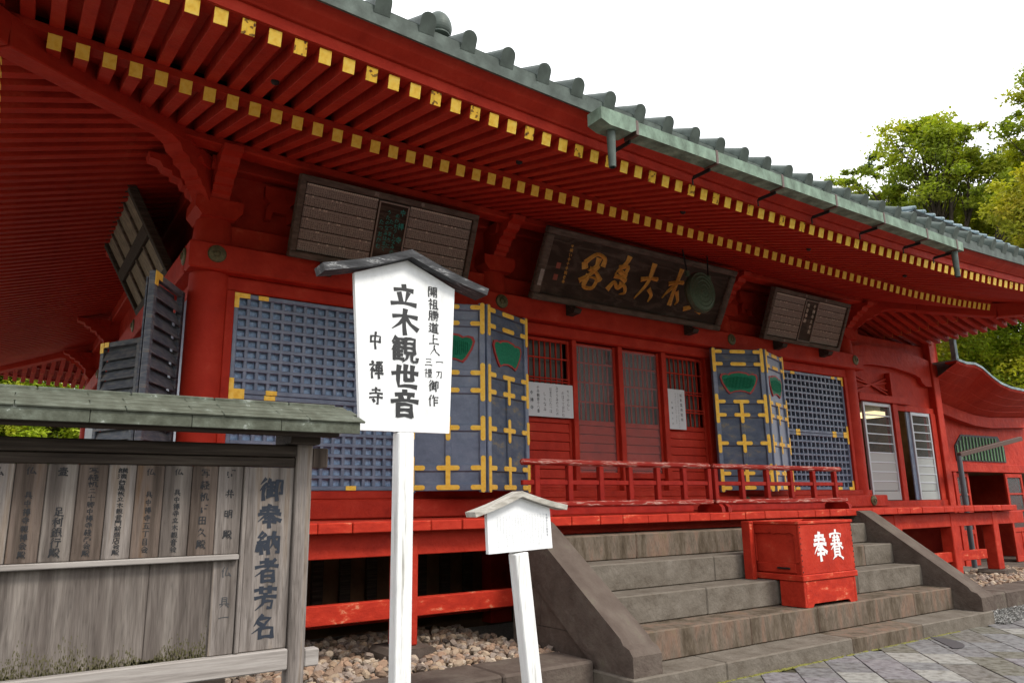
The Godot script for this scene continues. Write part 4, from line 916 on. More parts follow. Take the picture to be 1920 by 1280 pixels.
func gravel() -> void:
	var rocks := []
	for k in 14: rocks.append(rock_mesh(k))
	for bed in [[1.2, 4.32, -7.6, -5.62, 1500, "left", 300], [10.5, 16.0, -6.9, -5.62, 1500, "right", 0]]:
		var g := structure("gravel_bed")
		bx("gravel_soil", g, Vector3(-1.5 if bed[5] == "left" else 10.44, 0.0, -8.05), Vector3(4.36 if bed[5] == "left" else 16.4, 0.17, -5.66), M.ground, 0.0)
		var spots := []
		for k in bed[4]:
			var x := rng.randf_range(bed[0], bed[1]); var z := rng.randf_range(bed[2], bed[3])
			var s := rng.randf_range(0.03, 0.062)
			spots.append([z, x, s, rng.randi() % 14, Vector3(rng.randf() * TAU, rng.randf() * TAU, rng.randf() * TAU), 0.17 + 0.35 * s + rng.randf() * 0.045])
		spots.sort_custom(func(a, b): return a[0] > b[0])
		var by := {}
		for k in spots.size():
			var p: Array = spots[k]
			var t := Transform3D(Basis.from_euler(p[4] * Vector3(0.12, 1, 0.12)).scaled(Vector3.ONE * p[2]), Vector3(p[1], p[5], p[0]))
			if k < bed[6]: put("stone", rocks[p[3]], M.rock, g, t)
			else:
				if not by.has(p[3]): by[p[3]] = []
				by[p[3]].append(t)
		var q := Shape.new()
		q.coloured = true
		for m in by:
			var arr: Array = (rocks[m] as ArrayMesh).surface_get_arrays(0)
			for t in by[m]:
				for i in arr[0].size():
					q.v.append(t * arr[0][i]); q.n.append((t.basis * arr[1][i]).normalized()); q.c.append(arr[3][i])
		var o := put("gravel", q.mesh(), M.rock, g)
		o.set_meta("kind", "stuff")
	var q2 := Shape.new()                                 # fine grey chippings between kerb and paving
	q2.coloured = true
	for k in 9000:
		var f := rng.randf()
		var c := rng.randf_range(0.16, 0.42)
		q2.col = Color(c, c * 0.97, c * 0.92)
		var p := Vector3(lerpf(10.34, 15.0, f * f), rng.randf_range(-0.005, 0.012), rng.randf_range(-5.14, -4.55 - 0.1 * f))
		var s := rng.randf_range(0.008, 0.017)
		var b := Basis.from_euler(Vector3(rng.randf() * 3, rng.randf() * 6, rng.randf() * 3)).scaled(Vector3(s, s, s))
		q2.quad(p + b * Vector3(-1, 0, -1), p + b * Vector3(-1, 0, 1), p + b * Vector3(1, 0.3, 1), p + b * Vector3(1, 0, -1))
		q2.tri(p + b * Vector3(-1, 0, -1), p + b * Vector3(1, 0.3, 1), p + b * Vector3(0, 1.2, 0)); q2.tri(p + b * Vector3(1, 0, -1), p + b * Vector3(0, 1.2, 0), p + b * Vector3(1, 0.3, 1))
	var o2 := put("fine_gravel", q2.mesh(), M.rock, self)
	tag(o2, "fine grey gravel beside the right end of the steps", "gravel")
	o2.set_meta("kind", "stuff")

func kerbs() -> void:
	var kerb := structure("kerb")
	var x := -2.0
	for run in [[-2.0, 4.3], [10.44, 24.0]]:
		x = run[0]
		while x < run[1] - 0.3:
			var w := minf(rng.randf_range(1.0, 1.7), run[1] - x)
			if run[1] - x - w < 0.4: w = run[1] - x
			bx("kerb_stone", kerb, Vector3(x + 0.003, -0.06, -5.65), Vector3(x + w - 0.003, 0.23 + rng.randf_range(-0.008, 0.006), -5.13 + rng.randf_range(-0.008, 0.008)), M.stone_dark, 0.02)
			x += w

func paving() -> void:
	var g := structure("ground")
	put("soil", bm(Vector3(400, 0.1, 400), 0.0), M.ground, g, Transform3D(Basis(), Vector3(0, -0.09, 0)))
	var p := structure("pavement")
	bx("bedding", p, Vector3(-8, -0.036, -4.9), Vector3(16, -0.012, 9), M.joint, 0.0)
	var e := Vector3(-1, 0, 1).normalized(); var f := Vector3(1, 0, 1).normalized()
	var W := 0.338
	var variants := []
	for L in [0.36, 0.4, 0.44, 0.48]: variants.append(L)
	var q := Shape.new()
	var near := []
	for row in range(-30, 44):
		var along := -14.0 + 0.2 * ((row * 3) % 4)
		while along < 14.0:
			var L: float = variants[rng.randi() % 4]
			var c := Vector3(6, 0, -4.6) + f * (row * W) + e * (along + L / 2)
			along += L
			if c.z < -4.95 or c.z > 2.5 or c.x < -4 or c.x > 14.5: continue
			if c.x < 10.4 and c.z < -4.72: continue
			if c.x >= 10.2 and c.z < -4.62 + 0.1 * (c.x - 10.2): continue
			var t := Transform3D(Basis(f, Vector3.UP, f.cross(Vector3.UP)), c + Vector3(0, -0.012 + rng.randf_range(-0.004, 0.004), 0)).rotated_local(Vector3.RIGHT, rng.randf_range(-0.008, 0.008))
			if c.z < -2.2 and c.x > 4.2 and c.x < 12.5 and near.size() < 290: near.append([t, L])
			elif rng.randf() < 1.0: q.box(Vector3.ZERO, Vector3(W - 0.008, 0.03, L - 0.008), 0.004, t)
	for n in near: put("paving_stone", bm(Vector3(W - 0.008, 0.03, n[1] - 0.008), 0.004), M["pave%d" % (rng.randi() % 6)], p, n[0])
	var o := put("paving", q.mesh(), M.pave0, p)
	o.set_meta("kind", "stuff")
	var aq := Shape.new()
	var pts := PackedVector2Array()
	for k in 12: pts.append(Vector2(cos(PI * k / 11) * 0.34, sin(PI * k / 11) * 0.2))
	aq.prism(pts, 0.0, 0.006, Transform3D(Basis(e, f, e.cross(f)), Vector3(8.52, 0.006, -4.42)))
	put("dark_patch", aq.mesh(), M.asphalt, p)
	var mq := Shape.new()                                # moss in the joint at the foot of the bottom step
	for k in 220:
		var x := rng.randf_range(5.0, 9.4)
		mq.box(Vector3(x, 0.0, -4.652 + rng.randf() * 0.012), Vector3(rng.randf_range(0.02, 0.07), rng.randf_range(0.008, 0.022), rng.randf_range(0.012, 0.04)), 0.005)
	var mo := put("moss", mq.mesh(), M.moss, self)
	tag(mo, "thin moss along the foot of the bottom stone step", "moss")
	mo.set_meta("kind", "stuff")

# ------------------------------------------------------ things on the place
func donation_box() -> void:
	var b := thing("donation_box", "red wooden offering box with two white characters standing on the steps", "offering box", Vector3(7.61, 0.411, -5.04))
	bx("stand", b, Vector3(-0.49, 0, -0.3), Vector3(-0.45, 0.262, 0), M.red, 0.006); bx("stand", b, Vector3(0.42, 0, -0.3), Vector3(0.46, 0.262, 0), M.red, 0.006)
	var q := Shape.new()
	q.prism(PackedVector2Array([Vector2(-0.449, 0.0), Vector2(-0.36, 0.0), Vector2(-0.33, 0.035), Vector2(0.3, 0.035), Vector2(0.33, 0.0), Vector2(0.419, 0.0), Vector2(0.419, 0.262), Vector2(-0.449, 0.262)]), -0.03, -0.002)
	put("stand_front", q.mesh(), M.red_worn, b)
	bx("base_rail", b, Vector3(-0.505, 0.266, -0.66), Vector3(0.5, 0.33, 0.012), M.red_worn, 0.008)
	bx("front_board", b, Vector3(-0.49, 0.331, -0.03), Vector3(0.485, 0.85, 0.0), M.red, 0.006)
	bx("back_board", b, Vector3(-0.49, 0.331, -0.65), Vector3(0.485, 0.85, -0.62), M.red, 0.006)
	bx("side_board", b, Vector3(0.455, 0.331, -0.619), Vector3(0.484, 0.85, -0.031), M.red, 0.004); bx("side_board", b, Vector3(-0.47, 0.331, -0.619), Vector3(-0.45, 0.85, -0.031), M.red, 0.004)
	for f in [[-0.619, 0.45, -0.575, 0.85], [-0.075, 0.45, -0.031, 0.85]]: bx("side_frame", b, Vector3(-0.489, f[1], f[0]), Vector3(-0.4695, f[3], f[2]), M.red, 0.003)
	var sq := Shape.new()
	var pts := PackedVector2Array([Vector2(0.031, 0.85), Vector2(0.031, 0.74)])
	for k in 13: pts.append(Vector2(0.08 + k * 0.041, 0.745 + 0.014 * absf(sin(k * 1.1)) + 0.006 * (k % 2)))
	pts.append(Vector2(0.619, 0.74)); pts.append(Vector2(0.619, 0.85))
	sq.prism(pts, 0.0, 0.016, Transform3D(Basis(Vector3(0, 0, -1), Vector3(0, 1, 0), Vector3(1, 0, 0)), Vector3(-0.4885, 0, 0)))
	put("carved_apron", sq.mesh(), M.red, b)
	var dr := bx("drawer", b, Vector3(-0.488, 0.345, -0.57), Vector3(-0.4705, 0.44, -0.08), M.red, 0.004)
	put("handle", bm(Vector3(0.03, 0.018, 0.16), 0.006), M.iron, dr, Transform3D(Basis(), Vector3(-0.02, 0, 0.1)))
	bx("rim", b, Vector3(-0.505, 0.851, -0.06), Vector3(0.5, 0.884, 0.012), M.red_worn, 0.006); bx("rim", b, Vector3(-0.505, 0.851, -0.66), Vector3(0.5, 0.884, -0.6), M.red_worn, 0.006)
	bx("rim", b, Vector3(-0.505, 0.851, -0.599), Vector3(-0.45, 0.884, -0.061), M.red_worn, 0.006); bx("rim", b, Vector3(0.445, 0.851, -0.599), Vector3(0.5, 0.884, -0.061), M.red_worn, 0.006)
	bx("floor_board", b, Vector3(-0.449, 0.6, -0.619), Vector3(0.454, 0.62, -0.031), M.red, 0.0)
	for x in [-0.478, 0.473]:
		for k in 9: put("nail", bm(Vector3(0.014, 0.014, 0.006), 0.003), M.iron, b, Transform3D(Basis(), Vector3(x, 0.36 + k * 0.058, 0.001)))
	var fr := Transform3D(Basis(), Vector3(0, 0, 0.002))
	column("character", b, ["奉"], fr, -0.14, 0.76, Vector2(0.24, 0.3), 0.3, 0.14, M.white_flat)
	column("character", b, ["賽"], fr, 0.16, 0.775, Vector2(0.25, 0.31), 0.3, 0.12, M.white_flat)
	var s := thing("wooden_case", "narrow red wooden case standing close beside the offering box", "case", Vector3(7.02, 0.672, -5.63))
	bx("side", s, Vector3(-0.035, 0, -0.055), Vector3(-0.022, 0.6, 0.055), M.red, 0.003); bx("side", s, Vector3(0.022, 0, -0.055), Vector3(0.035, 0.6, 0.055), M.red, 0.003)
	bx("front", s, Vector3(-0.0215, 0, 0.035), Vector3(0.0215, 0.6, 0.05), M.red_worn, 0.003); bx("lid", s, Vector3(-0.036, 0.601, -0.056), Vector3(0.036, 0.62, 0.056), M.red, 0.003)

func railing(x0: float, x1: float, n: int, label: String) -> void:
	var r := thing("railing", label, "railing", Vector3(x0, 1.389, -6.42), "movable railings on the veranda")
	var w := x1 - x0
	bx("top_rail", r, Vector3(-0.16 if n == 7 else 0.0, 0.53, -0.035), Vector3(w + (0.0 if n == 7 else 0.14), 0.595, 0.035), M.rail_worn, 0.02)
	bx("bottom_rail", r, Vector3(-0.2 if n == 7 else 0.0, 0.1, -0.04), Vector3(w + (0.0 if n == 7 else 0.2), 0.155, 0.04), M.rail_worn, 0.01)
	for k in n:
		var x := 0.035 + (w - 0.07) * k / (n - 1)
		bx("post", r, Vector3(x - 0.032, 0.156, -0.032), Vector3(x + 0.032, 0.529, 0.032), M.rail_red, 0.006)
		if k < n - 1: bx("middle_rail", r, Vector3(x + 0.033, 0.325, -0.022), Vector3(x + (w - 0.07) / (n - 1) - 0.033, 0.375, 0.022), M.rail_red, 0.006)
	bx("middle_rail", r, Vector3(-0.15, 0.325, -0.022) if n == 7 else Vector3(w, 0.325, -0.022), Vector3(0.002, 0.375, 0.022) if n == 7 else Vector3(w + 0.14, 0.375, 0.022), M.rail_red, 0.006)
	bx("base_board", r, Vector3(0.0, 0.012, -0.02), Vector3(w - 0.35, 0.099, 0.02), M.rail_red, 0.006)
	for x in [0.05, w - 0.02]:
		var q := Shape.new()
		q.prism(PackedVector2Array([Vector2(-0.2, 0), Vector2(-0.19, 0.06), Vector2(-0.15, 0.095), Vector2(0.15, 0.095), Vector2(0.19, 0.06), Vector2(0.2, 0)]), -0.03, 0.03, Transform3D(Basis(Vector3(0, 0, 1), Vector3(0, 1, 0), Vector3(-1, 0, 0)), Vector3(x, 0.002, 0)))
		put("foot", q.mesh(), M.rail_red, r)

func cap_roof(parent: Node3D, l: Vector2, c: Vector2, r: Vector2, th: float, d: float, sag: float, m: Material) -> void:   # two sagging boards meeting at a ridge
	for e in [[l, c], [c, r]]:
		var a: Vector2 = e[0]; var b: Vector2 = e[1]
		var up := PackedVector2Array(); var dn := []
		for k in 9:
			var f := k / 8.0
			var p := a.lerp(b, f) - Vector2(0, sag * sin(PI * f))
			var nrm := Vector2(-(b - a).y, (b - a).x).normalized()
			dn.append(p)
			up.append(p + (nrm if p != c else Vector2(0, 1.03)) * th)
		dn.reverse()
		for p in dn: up.append(p)
		var q := Shape.new()
		q.prism(up, -d / 2, d / 2)
		put("roof_board", q.mesh(), m, parent)

func signs() -> void:
	var s := thing("temple_sign", "tall white signboard with large black characters on a white post", "sign", Vector3(2.15, 0, -4.4))
	bx("post", s, Vector3(-0.055, 0, -0.055), Vector3(0.055, 1.976, 0.04), M.white_wood, 0.006); bx("post", s, Vector3(-0.054, 1.98, -0.055), Vector3(0.054, 3.1, -0.026), M.white_wood, 0.004)
	var q := Shape.new()
	q.prism(PackedVector2Array([Vector2(-0.31, 1.98), Vector2(0.33, 1.985), Vector2(0.37, 3.0), Vector2(0.0, 3.15), Vector2(-0.38, 3.0)]), -0.024, 0.012)
	put("board", q.mesh(), M.white_paint, s)
	cap_roof(s, Vector2(-0.6, 2.96), Vector2(0.0, 3.155), Vector2(0.6, 2.975), 0.052, 0.16, 0.014, M.cap_wood)
	var t := Transform3D(Basis(), Vector3(0, 0, 0.0135))
	for c in [["立", -0.025, 2.885], ["木", -0.011, 2.715], ["観", -0.016, 2.525], ["世", -0.005, 2.34], ["音", -0.006, 2.165]]: column("character", s, [c[0]], t, c[1], c[2] + 0.09, Vector2(0.205, 0.18), 0.2, 0.155, M.black)
	for c in [["開", 0.195, 2.953], ["祖", 0.199, 2.867], ["勝", 0.202, 2.785], ["道", 0.203, 2.698], ["上", 0.208, 2.618], ["人", 0.214, 2.545], ["御", 0.206, 2.3], ["作", 0.207, 2.2]]: column("character", s, [c[0]], t, c[1], c[2] + 0.038, Vector2(0.078, 0.076), 0.1, 0.125, M.black)
	for c in [["一", 0.252, 2.464], ["刀", 0.25, 2.38], ["三", 0.168, 2.458], ["禮", 0.165, 2.385]]: column("character", s, [c[0]], t, c[1], c[2] + 0.03, Vector2(0.058, 0.06), 0.1, 0.125, M.black)
	for c in [["中", -0.22, 2.566], ["禅", -0.212, 2.373], ["寺", -0.209, 2.2]]: column("character", s, [c[0]], t, c[1], c[2] + 0.058, Vector2(0.1, 0.116), 0.2, 0.13, M.black)
	var w := thing("small_sign", "small tilted white notice board with fine print on a leaning white post", "sign", Vector3(3.175, 0, -4.4))
	bx("post", w, Vector3(-0.055, -0.01, -0.055), Vector3(0.055, 1.19, 0.04), M.white_wood, 0.006); bx("post", w, Vector3(-0.05, 1.192, -0.055), Vector3(0.05, 1.5, -0.024), M.white_wood, 0.004)
	var q2 := Shape.new()
	q2.prism(PackedVector2Array([Vector2(-0.265, 1.195), Vector2(0.275, 1.195), Vector2(0.268, 1.475), Vector2(0.0, 1.56), Vector2(-0.268, 1.475)]), -0.022, 0.012)
	put("board", q2.mesh(), M.white_paint, w)
	cap_roof(w, Vector2(-0.385, 1.445), Vector2(0.0, 1.565), Vector2(0.385, 1.455), 0.036, 0.13, 0.008, M.cap_pale)
	var cols := [[0.235, 1.435, 0.017, 0.0195, letters("中禅寺立木観世音")]]
	for k in 17: cols.append([0.205 - k * 0.0245, 1.44, 0.0105, 0.0125, letters("#################" if k % 3 else "############")])
	text_block("fine_print", w, cols, Transform3D(Basis(), Vector3(0, 0, 0.0135)), 0.1, M.fine_ink)
	for c in w.get_children():                            # the post leans further than the board it carries
		var lean := Transform3D(Basis(Vector3.BACK, 0.112), Vector3.ZERO)
		if not c.name.begins_with("post"): lean = Transform3D(Basis(), Vector3(-0.128, 1.35, 0)) * Transform3D(Basis(Vector3.BACK, 0.035), Vector3.ZERO) * Transform3D(Basis(), Vector3(0, -1.35, 0))
		c.transform = lean * c.transform

func notice_board() -> void:
	var b := thing("donor_board", "weathered wooden donor notice board with a small slate roof", "notice board", Vector3(0.1, 0, -4.0))
	# posts, beams
	for x in [1.205, -1.55]:
		bx("post", b, Vector3(x, 0, -0.045), Vector3(x + 0.087, 1.86, 0.045), M.wood_v, 0.006)
	bx("beam", b, Vector3(-1.7, 1.775, -0.055), Vector3(1.2, 1.835, 0.055), M.wood_dark, 0.006); bx("beam", b, Vector3(-1.46, 1.722, -0.03), Vector3(1.203, 1.773, 0.03), M.wood_dark, 0.006)
	bx("beam", b, Vector3(1.293, 1.72, -0.05), Vector3(1.38, 1.825, 0.04), M.wood_v2, 0.006)
	bx("middle_rail", b, Vector3(-1.46, 1.262, 0.012), Vector3(0.935, 1.288, 0.05), M.wood_pale, 0.004)
	bx("bottom_rail", b, Vector3(-1.7, 0.715, -0.03), Vector3(1.203, 0.815, 0.05), M.wood_pale, 0.006); bx("bottom_rail", b, Vector3(1.294, 0.715, -0.03), Vector3(1.37, 0.8, 0.04), M.wood_pale, 0.006)
	# backing boards below and donor slats above
	bx("backing_board", b, Vector3(-1.46, 0.816, -0.012), Vector3(0.5365, 1.72, 0.004), M.wood_mossy, 0.002); bx("back_batten", b, Vector3(0.5, 0.82, -0.03), Vector3(0.575, 1.72, -0.0125), M.wood_v2); bx("backing_board", b, Vector3(0.538, 0.816, -0.012), Vector3(1.203, 1.72, 0.0035), M.wood_mossy, 0.003)
	var xs := [0.962, 0.94, 0.816, 0.694, 0.567, 0.442, 0.324, 0.202, 0.078, -0.043, -0.165, -0.288, -0.41, -0.535, -0.66, -0.785, -0.91, -1.035, -1.16, -1.285, -1.41]
	var text := ["", "香井明殿", "写経机武田久殿", "仏  具中禅寺立木観音会", "仏  具中禅寺五丁目会", "講演台黒板立木観音門前商店会殿", "写経机二十脚中禅寺経典会殿", "壺   足利銀行殿", "仏  具中禅寺親禅会殿", "仏  具中禅寺会殿", "仏  具中禅寺会殿", "写経机二十脚中禅寺会殿"]
	for k in range(1, xs.size() - 1):
		var o := bx("donor_slat", b, Vector3(xs[k + 1] + 0.0015, 1.289, 0.005), Vector3(xs[k] - 0.0015, 1.721, 0.016 + 0.002 * (k % 3)), [M.wood_v2, M.wood_v, M.wood_v2, M.wood_mossy][(k * 5) % 4], 0.003)
		if k < text.size():
			var s: Array = letters(text[k])
			var q := Shape.new()
			var y := 0.2
			for j in s.size():
				var big: bool = j < (3 if s.size() > 10 else 2) or s.size() < 10
				var h := 0.4 / s.size()
				var wd := 0.042 if big else 0.03
				if s[j] != "": glyph(q, s[j], Vector2(-wd / 2, y), Vector2(wd, minf(h * 0.92, wd)), 0.13)
				y -= h
			put("lettering", q.mesh(), M.ink_dark, o, Transform3D(Basis(), Vector3(0, 0, 0.0055 + 0.001 * (k % 3) + 0.001))).set_meta("kind", "stuff")
	var st := bx("title_board", b, Vector3(0.965, 0.817, 0.005), Vector3(1.203, 1.719, 0.02), M.wood_v, 0.004)
	column("character", st, letters("御奉納者芳名"), Transform3D(Basis(), Vector3(0, 0, 0.0085)), 0.0, 0.395, Vector2(0.125, 0.115), 0.135, 0.15, M.ink_blue)
	bx("divider", b, Vector3(0.942, 0.817, 0.005), Vector3(0.964, 1.719, 0.034), M.wood_v, 0.004)
	var lo := bx("donor_slat", b, Vector3(0.82, 0.817, 0.0055), Vector3(0.94, 1.26, 0.018), M.wood_v, 0.003)
	column("character", lo, ["仏", "", "具", "一"], Transform3D(Basis(), Vector3(0, 0, 0.0075)), 0.005, 0.19, Vector2(0.05, 0.05), 0.072, 0.1, M.ink_grey)
	var mq := Shape.new()                                # dark moss that has crept up from the bottom rail
	for k in 4200:
		var px := rng.randf_range(-1.4, 0.815)
		var up := rng.randf() * rng.randf() * (0.1 + 0.05 * sin(px * 9.0) + 0.04 * sin(px * 31.0))
		mq.box(Vector3(px, 0.818 + maxf(up, 0.0), 0.0042), Vector3(rng.randf_range(0.0015, 0.0035), rng.randf_range(0.004, 0.016), 0.0012))
	var mo := put("moss", mq.mesh(), M.moss_dark, b)
	mo.set_meta("kind", "stuff")
	# roof of overlapping slates
	var rf := part("roof", b, Vector3(0, 0, 0))
	bx("eave_board", rf, Vector3(-1.8, 1.875, 0.12), Vector3(1.38, 1.905, 0.2), M.wood_dark)
	for x in [1.15, -1.5]: bx("bracket", rf, Vector3(x, 1.838, -0.17), Vector3(x + 0.16, 1.93, 0.11), M.wood_dark)
	for e in [1.0, -1.0]:
		for row in 4:
			var x := -1.9 + 0.14 * (row % 2)
			while x < 1.43:
				var w := minf(0.42, 1.485 - x)
				var tl := Transform3D(Basis(Vector3.RIGHT, e * 0.34), Vector3(x + w / 2, 2.035 - row * 0.024, e * (0.075 + row * 0.058)))
				put("slate", bm(Vector3(w - 0.003, 0.012, 0.1), 0.003), M.slate, rf, tl)
				x += w
		var x2 := -1.9
		while x2 < 1.43:
			var w := minf(0.42, 1.485 - x2)
			bx("edge_slate", rf, Vector3(x2 + 0.001, 1.885 if e > 0 else 1.925, e * 0.285), Vector3(x2 + w - 0.001, 1.951, e * 0.272), M.slate, 0.002)
			x2 += w
	var x3 := -1.9
	while x3 < 1.36:
		var w := minf(0.38, 1.4 - x3)
		bx("ridge_slate", rf, Vector3(x3 + 0.002, 2.035, -0.07), Vector3(x3 + w - 0.002, 2.06, 0.07), M.slate, 0.004)
		x3 += w
	bx("soffit", rf, Vector3(-1.85, 1.93, -0.27), Vector3(1.44, 1.945, 0.27), M.wood_dark, 0.0)

func leaning(o: Node3D, a: Vector3, w_dir: Vector3, up: Vector3) -> void:   # puts a board's local x along w_dir and y along up, at a
	var x := w_dir.normalized(); var y := up.normalized()
	o.transform = Transform3D(Basis(x, y, x.cross(y)), a)

func rest_blocks(o: Node3D, xs: Array) -> void:
	for x in xs:
		var q := Shape.new()
		q.prism(PackedVector2Array([Vector2(-0.12, -0.13), Vector2(0.02, -0.15), Vector2(0.1, -0.1), Vector2(0.16, -0.07), Vector2(0.17, -0.005), Vector2(-0.12, -0.005)]), -0.06, 0.06, Transform3D(Basis(Vector3(0, 0, 1), Vector3(0, 1, 0), Vector3(-1, 0, 0)), Vector3(x, 0, 0)))
		put("rest_block", q.mesh(), M.wood_dark, o)

func name_board(label: String, at: Vector3, w: float, h: float, up: Vector3, cursive: bool) -> void:
	var o := thing("name_board", label, "board", at, "name boards over the beam")
	leaning(o, at, Vector3.RIGHT, up)
	var f := 0.07
	bx("backing", o, Vector3(0.01, 0.01, -0.05), Vector3(w - 0.01, h - 0.01, 0.0), M.plaque, 0.0)
	bx("frame", o, Vector3(0, 0, -0.06), Vector3(w, f, 0.045), M.plaque_edge, 0.008); bx("frame", o, Vector3(0, h - f, -0.06), Vector3(w, h, 0.045), M.plaque_edge, 0.008)
	bx("frame", o, Vector3(0, f, -0.06), Vector3(f, h - f, 0.045), M.plaque_edge, 0.008); bx("frame", o, Vector3(w - f, f, -0.06), Vector3(w, h - f, 0.045), M.plaque_edge, 0.008)
	var c0 := w * 0.415; var c1 := w * 0.585
	bx("centre_panel", o, Vector3(c0, f + 0.01, 0.0), Vector3(c1, h - f - 0.03, 0.012), M.plaque, 0.0)
	for e in [[c0, f, c0 + 0.018, h - f - 0.02], [c1 - 0.018, f, c1, h - f - 0.02], [c0 + 0.018, f, c1 - 0.018, f + 0.018], [c0 + 0.018, h - f - 0.038, c1 - 0.018, h - f - 0.02]]: bx("centre_frame", o, Vector3(e[0], e[1], 0.0125), Vector3(e[2], e[3], 0.03), M.name_strip, 0.004)
	var tt := Transform3D(Basis(), Vector3(0, 0, 0.014))
	if cursive:
		text_block("teal_script", o, [[c1 - 0.07, h - 0.14, 0.075, 0.16, letters("中禅寺")], [c1 - 0.13, h - 0.2, 0.05, 0.06, letters("のかむりしなみの")], [c1 - 0.19, h - 0.28, 0.05, 0.07, letters("たつまちに")], [c0 + 0.14, h - 0.18, 0.05, 0.06, letters("うたのなみはまて")], [c0 + 0.07, h - 0.3, 0.055, 0.07, letters("たつおかむ")]], tt, 0.12, M.teal)
	else:
		text_block("faded_script", o, [[c1 - 0.09, h - 0.15, 0.07, 0.09, letters("中禅寺立木観")], [c0 + 0.1, h - 0.15, 0.07, 0.09, letters("世音奉納")]], tt, 0.12, M.pale_mark)
	var rows := 6
	var rh := (h - 2 * f - 0.02) / rows
	for side in [[f + 0.012, c0 - 0.015], [c1 + 0.015, w - f - 0.012]]:
		for r in rows:
			var y := h - f - 0.01 - (r + 1) * rh
			var s := bx("name_row", o, Vector3(side[0], y + 0.006, 0.0), Vector3(side[1], y + rh - 0.004, 0.016), M.name_strip, 0.002)
			var q := Shape.new(); var q2 := Shape.new()
			var n := int((side[1] - side[0]) / 0.024)
			for k in n:
				var x: float = -(side[1] - side[0]) / 2 + (k + 0.5) * (side[1] - side[0]) / n
				for j in 4: glyph(q, "#", Vector2(x - 0.007, rh / 2 - 0.03 - j * rh * 0.19), Vector2(0.015, rh * 0.16), 0.16)
				if r == 0 or rng.randf() < 0.16: q2.box(Vector3(x, rh / 2 - 0.014, 0.001), Vector3(0.019, 0.018, 0.004), 0.002)
			put("names", q.mesh(), M.dark_mark, s, Transform3D(Basis(), Vector3(0, 0, 0.0085))).set_meta("kind", "stuff")
			if q2.v.size(): put("pale_marks", q2.mesh(), M.pale_mark, s, Transform3D(Basis(), Vector3(0, 0, 0.0085))).set_meta("kind", "stuff")
	text_block("frame_marks", o, [[w * 0.39, h - 0.012, 0.05, 0.1, ["殿"]], [w * 0.65, h - 0.012, 0.05, 0.1, ["奉"]], [w * 0.25, 0.06, 0.05, 0.1, ["者"]]], Transform3D(Basis(), Vector3(0, 0, 0.0465)), 0.12, M.name_strip)
	rest_blocks(o, [w * 0.2, w * 0.8])

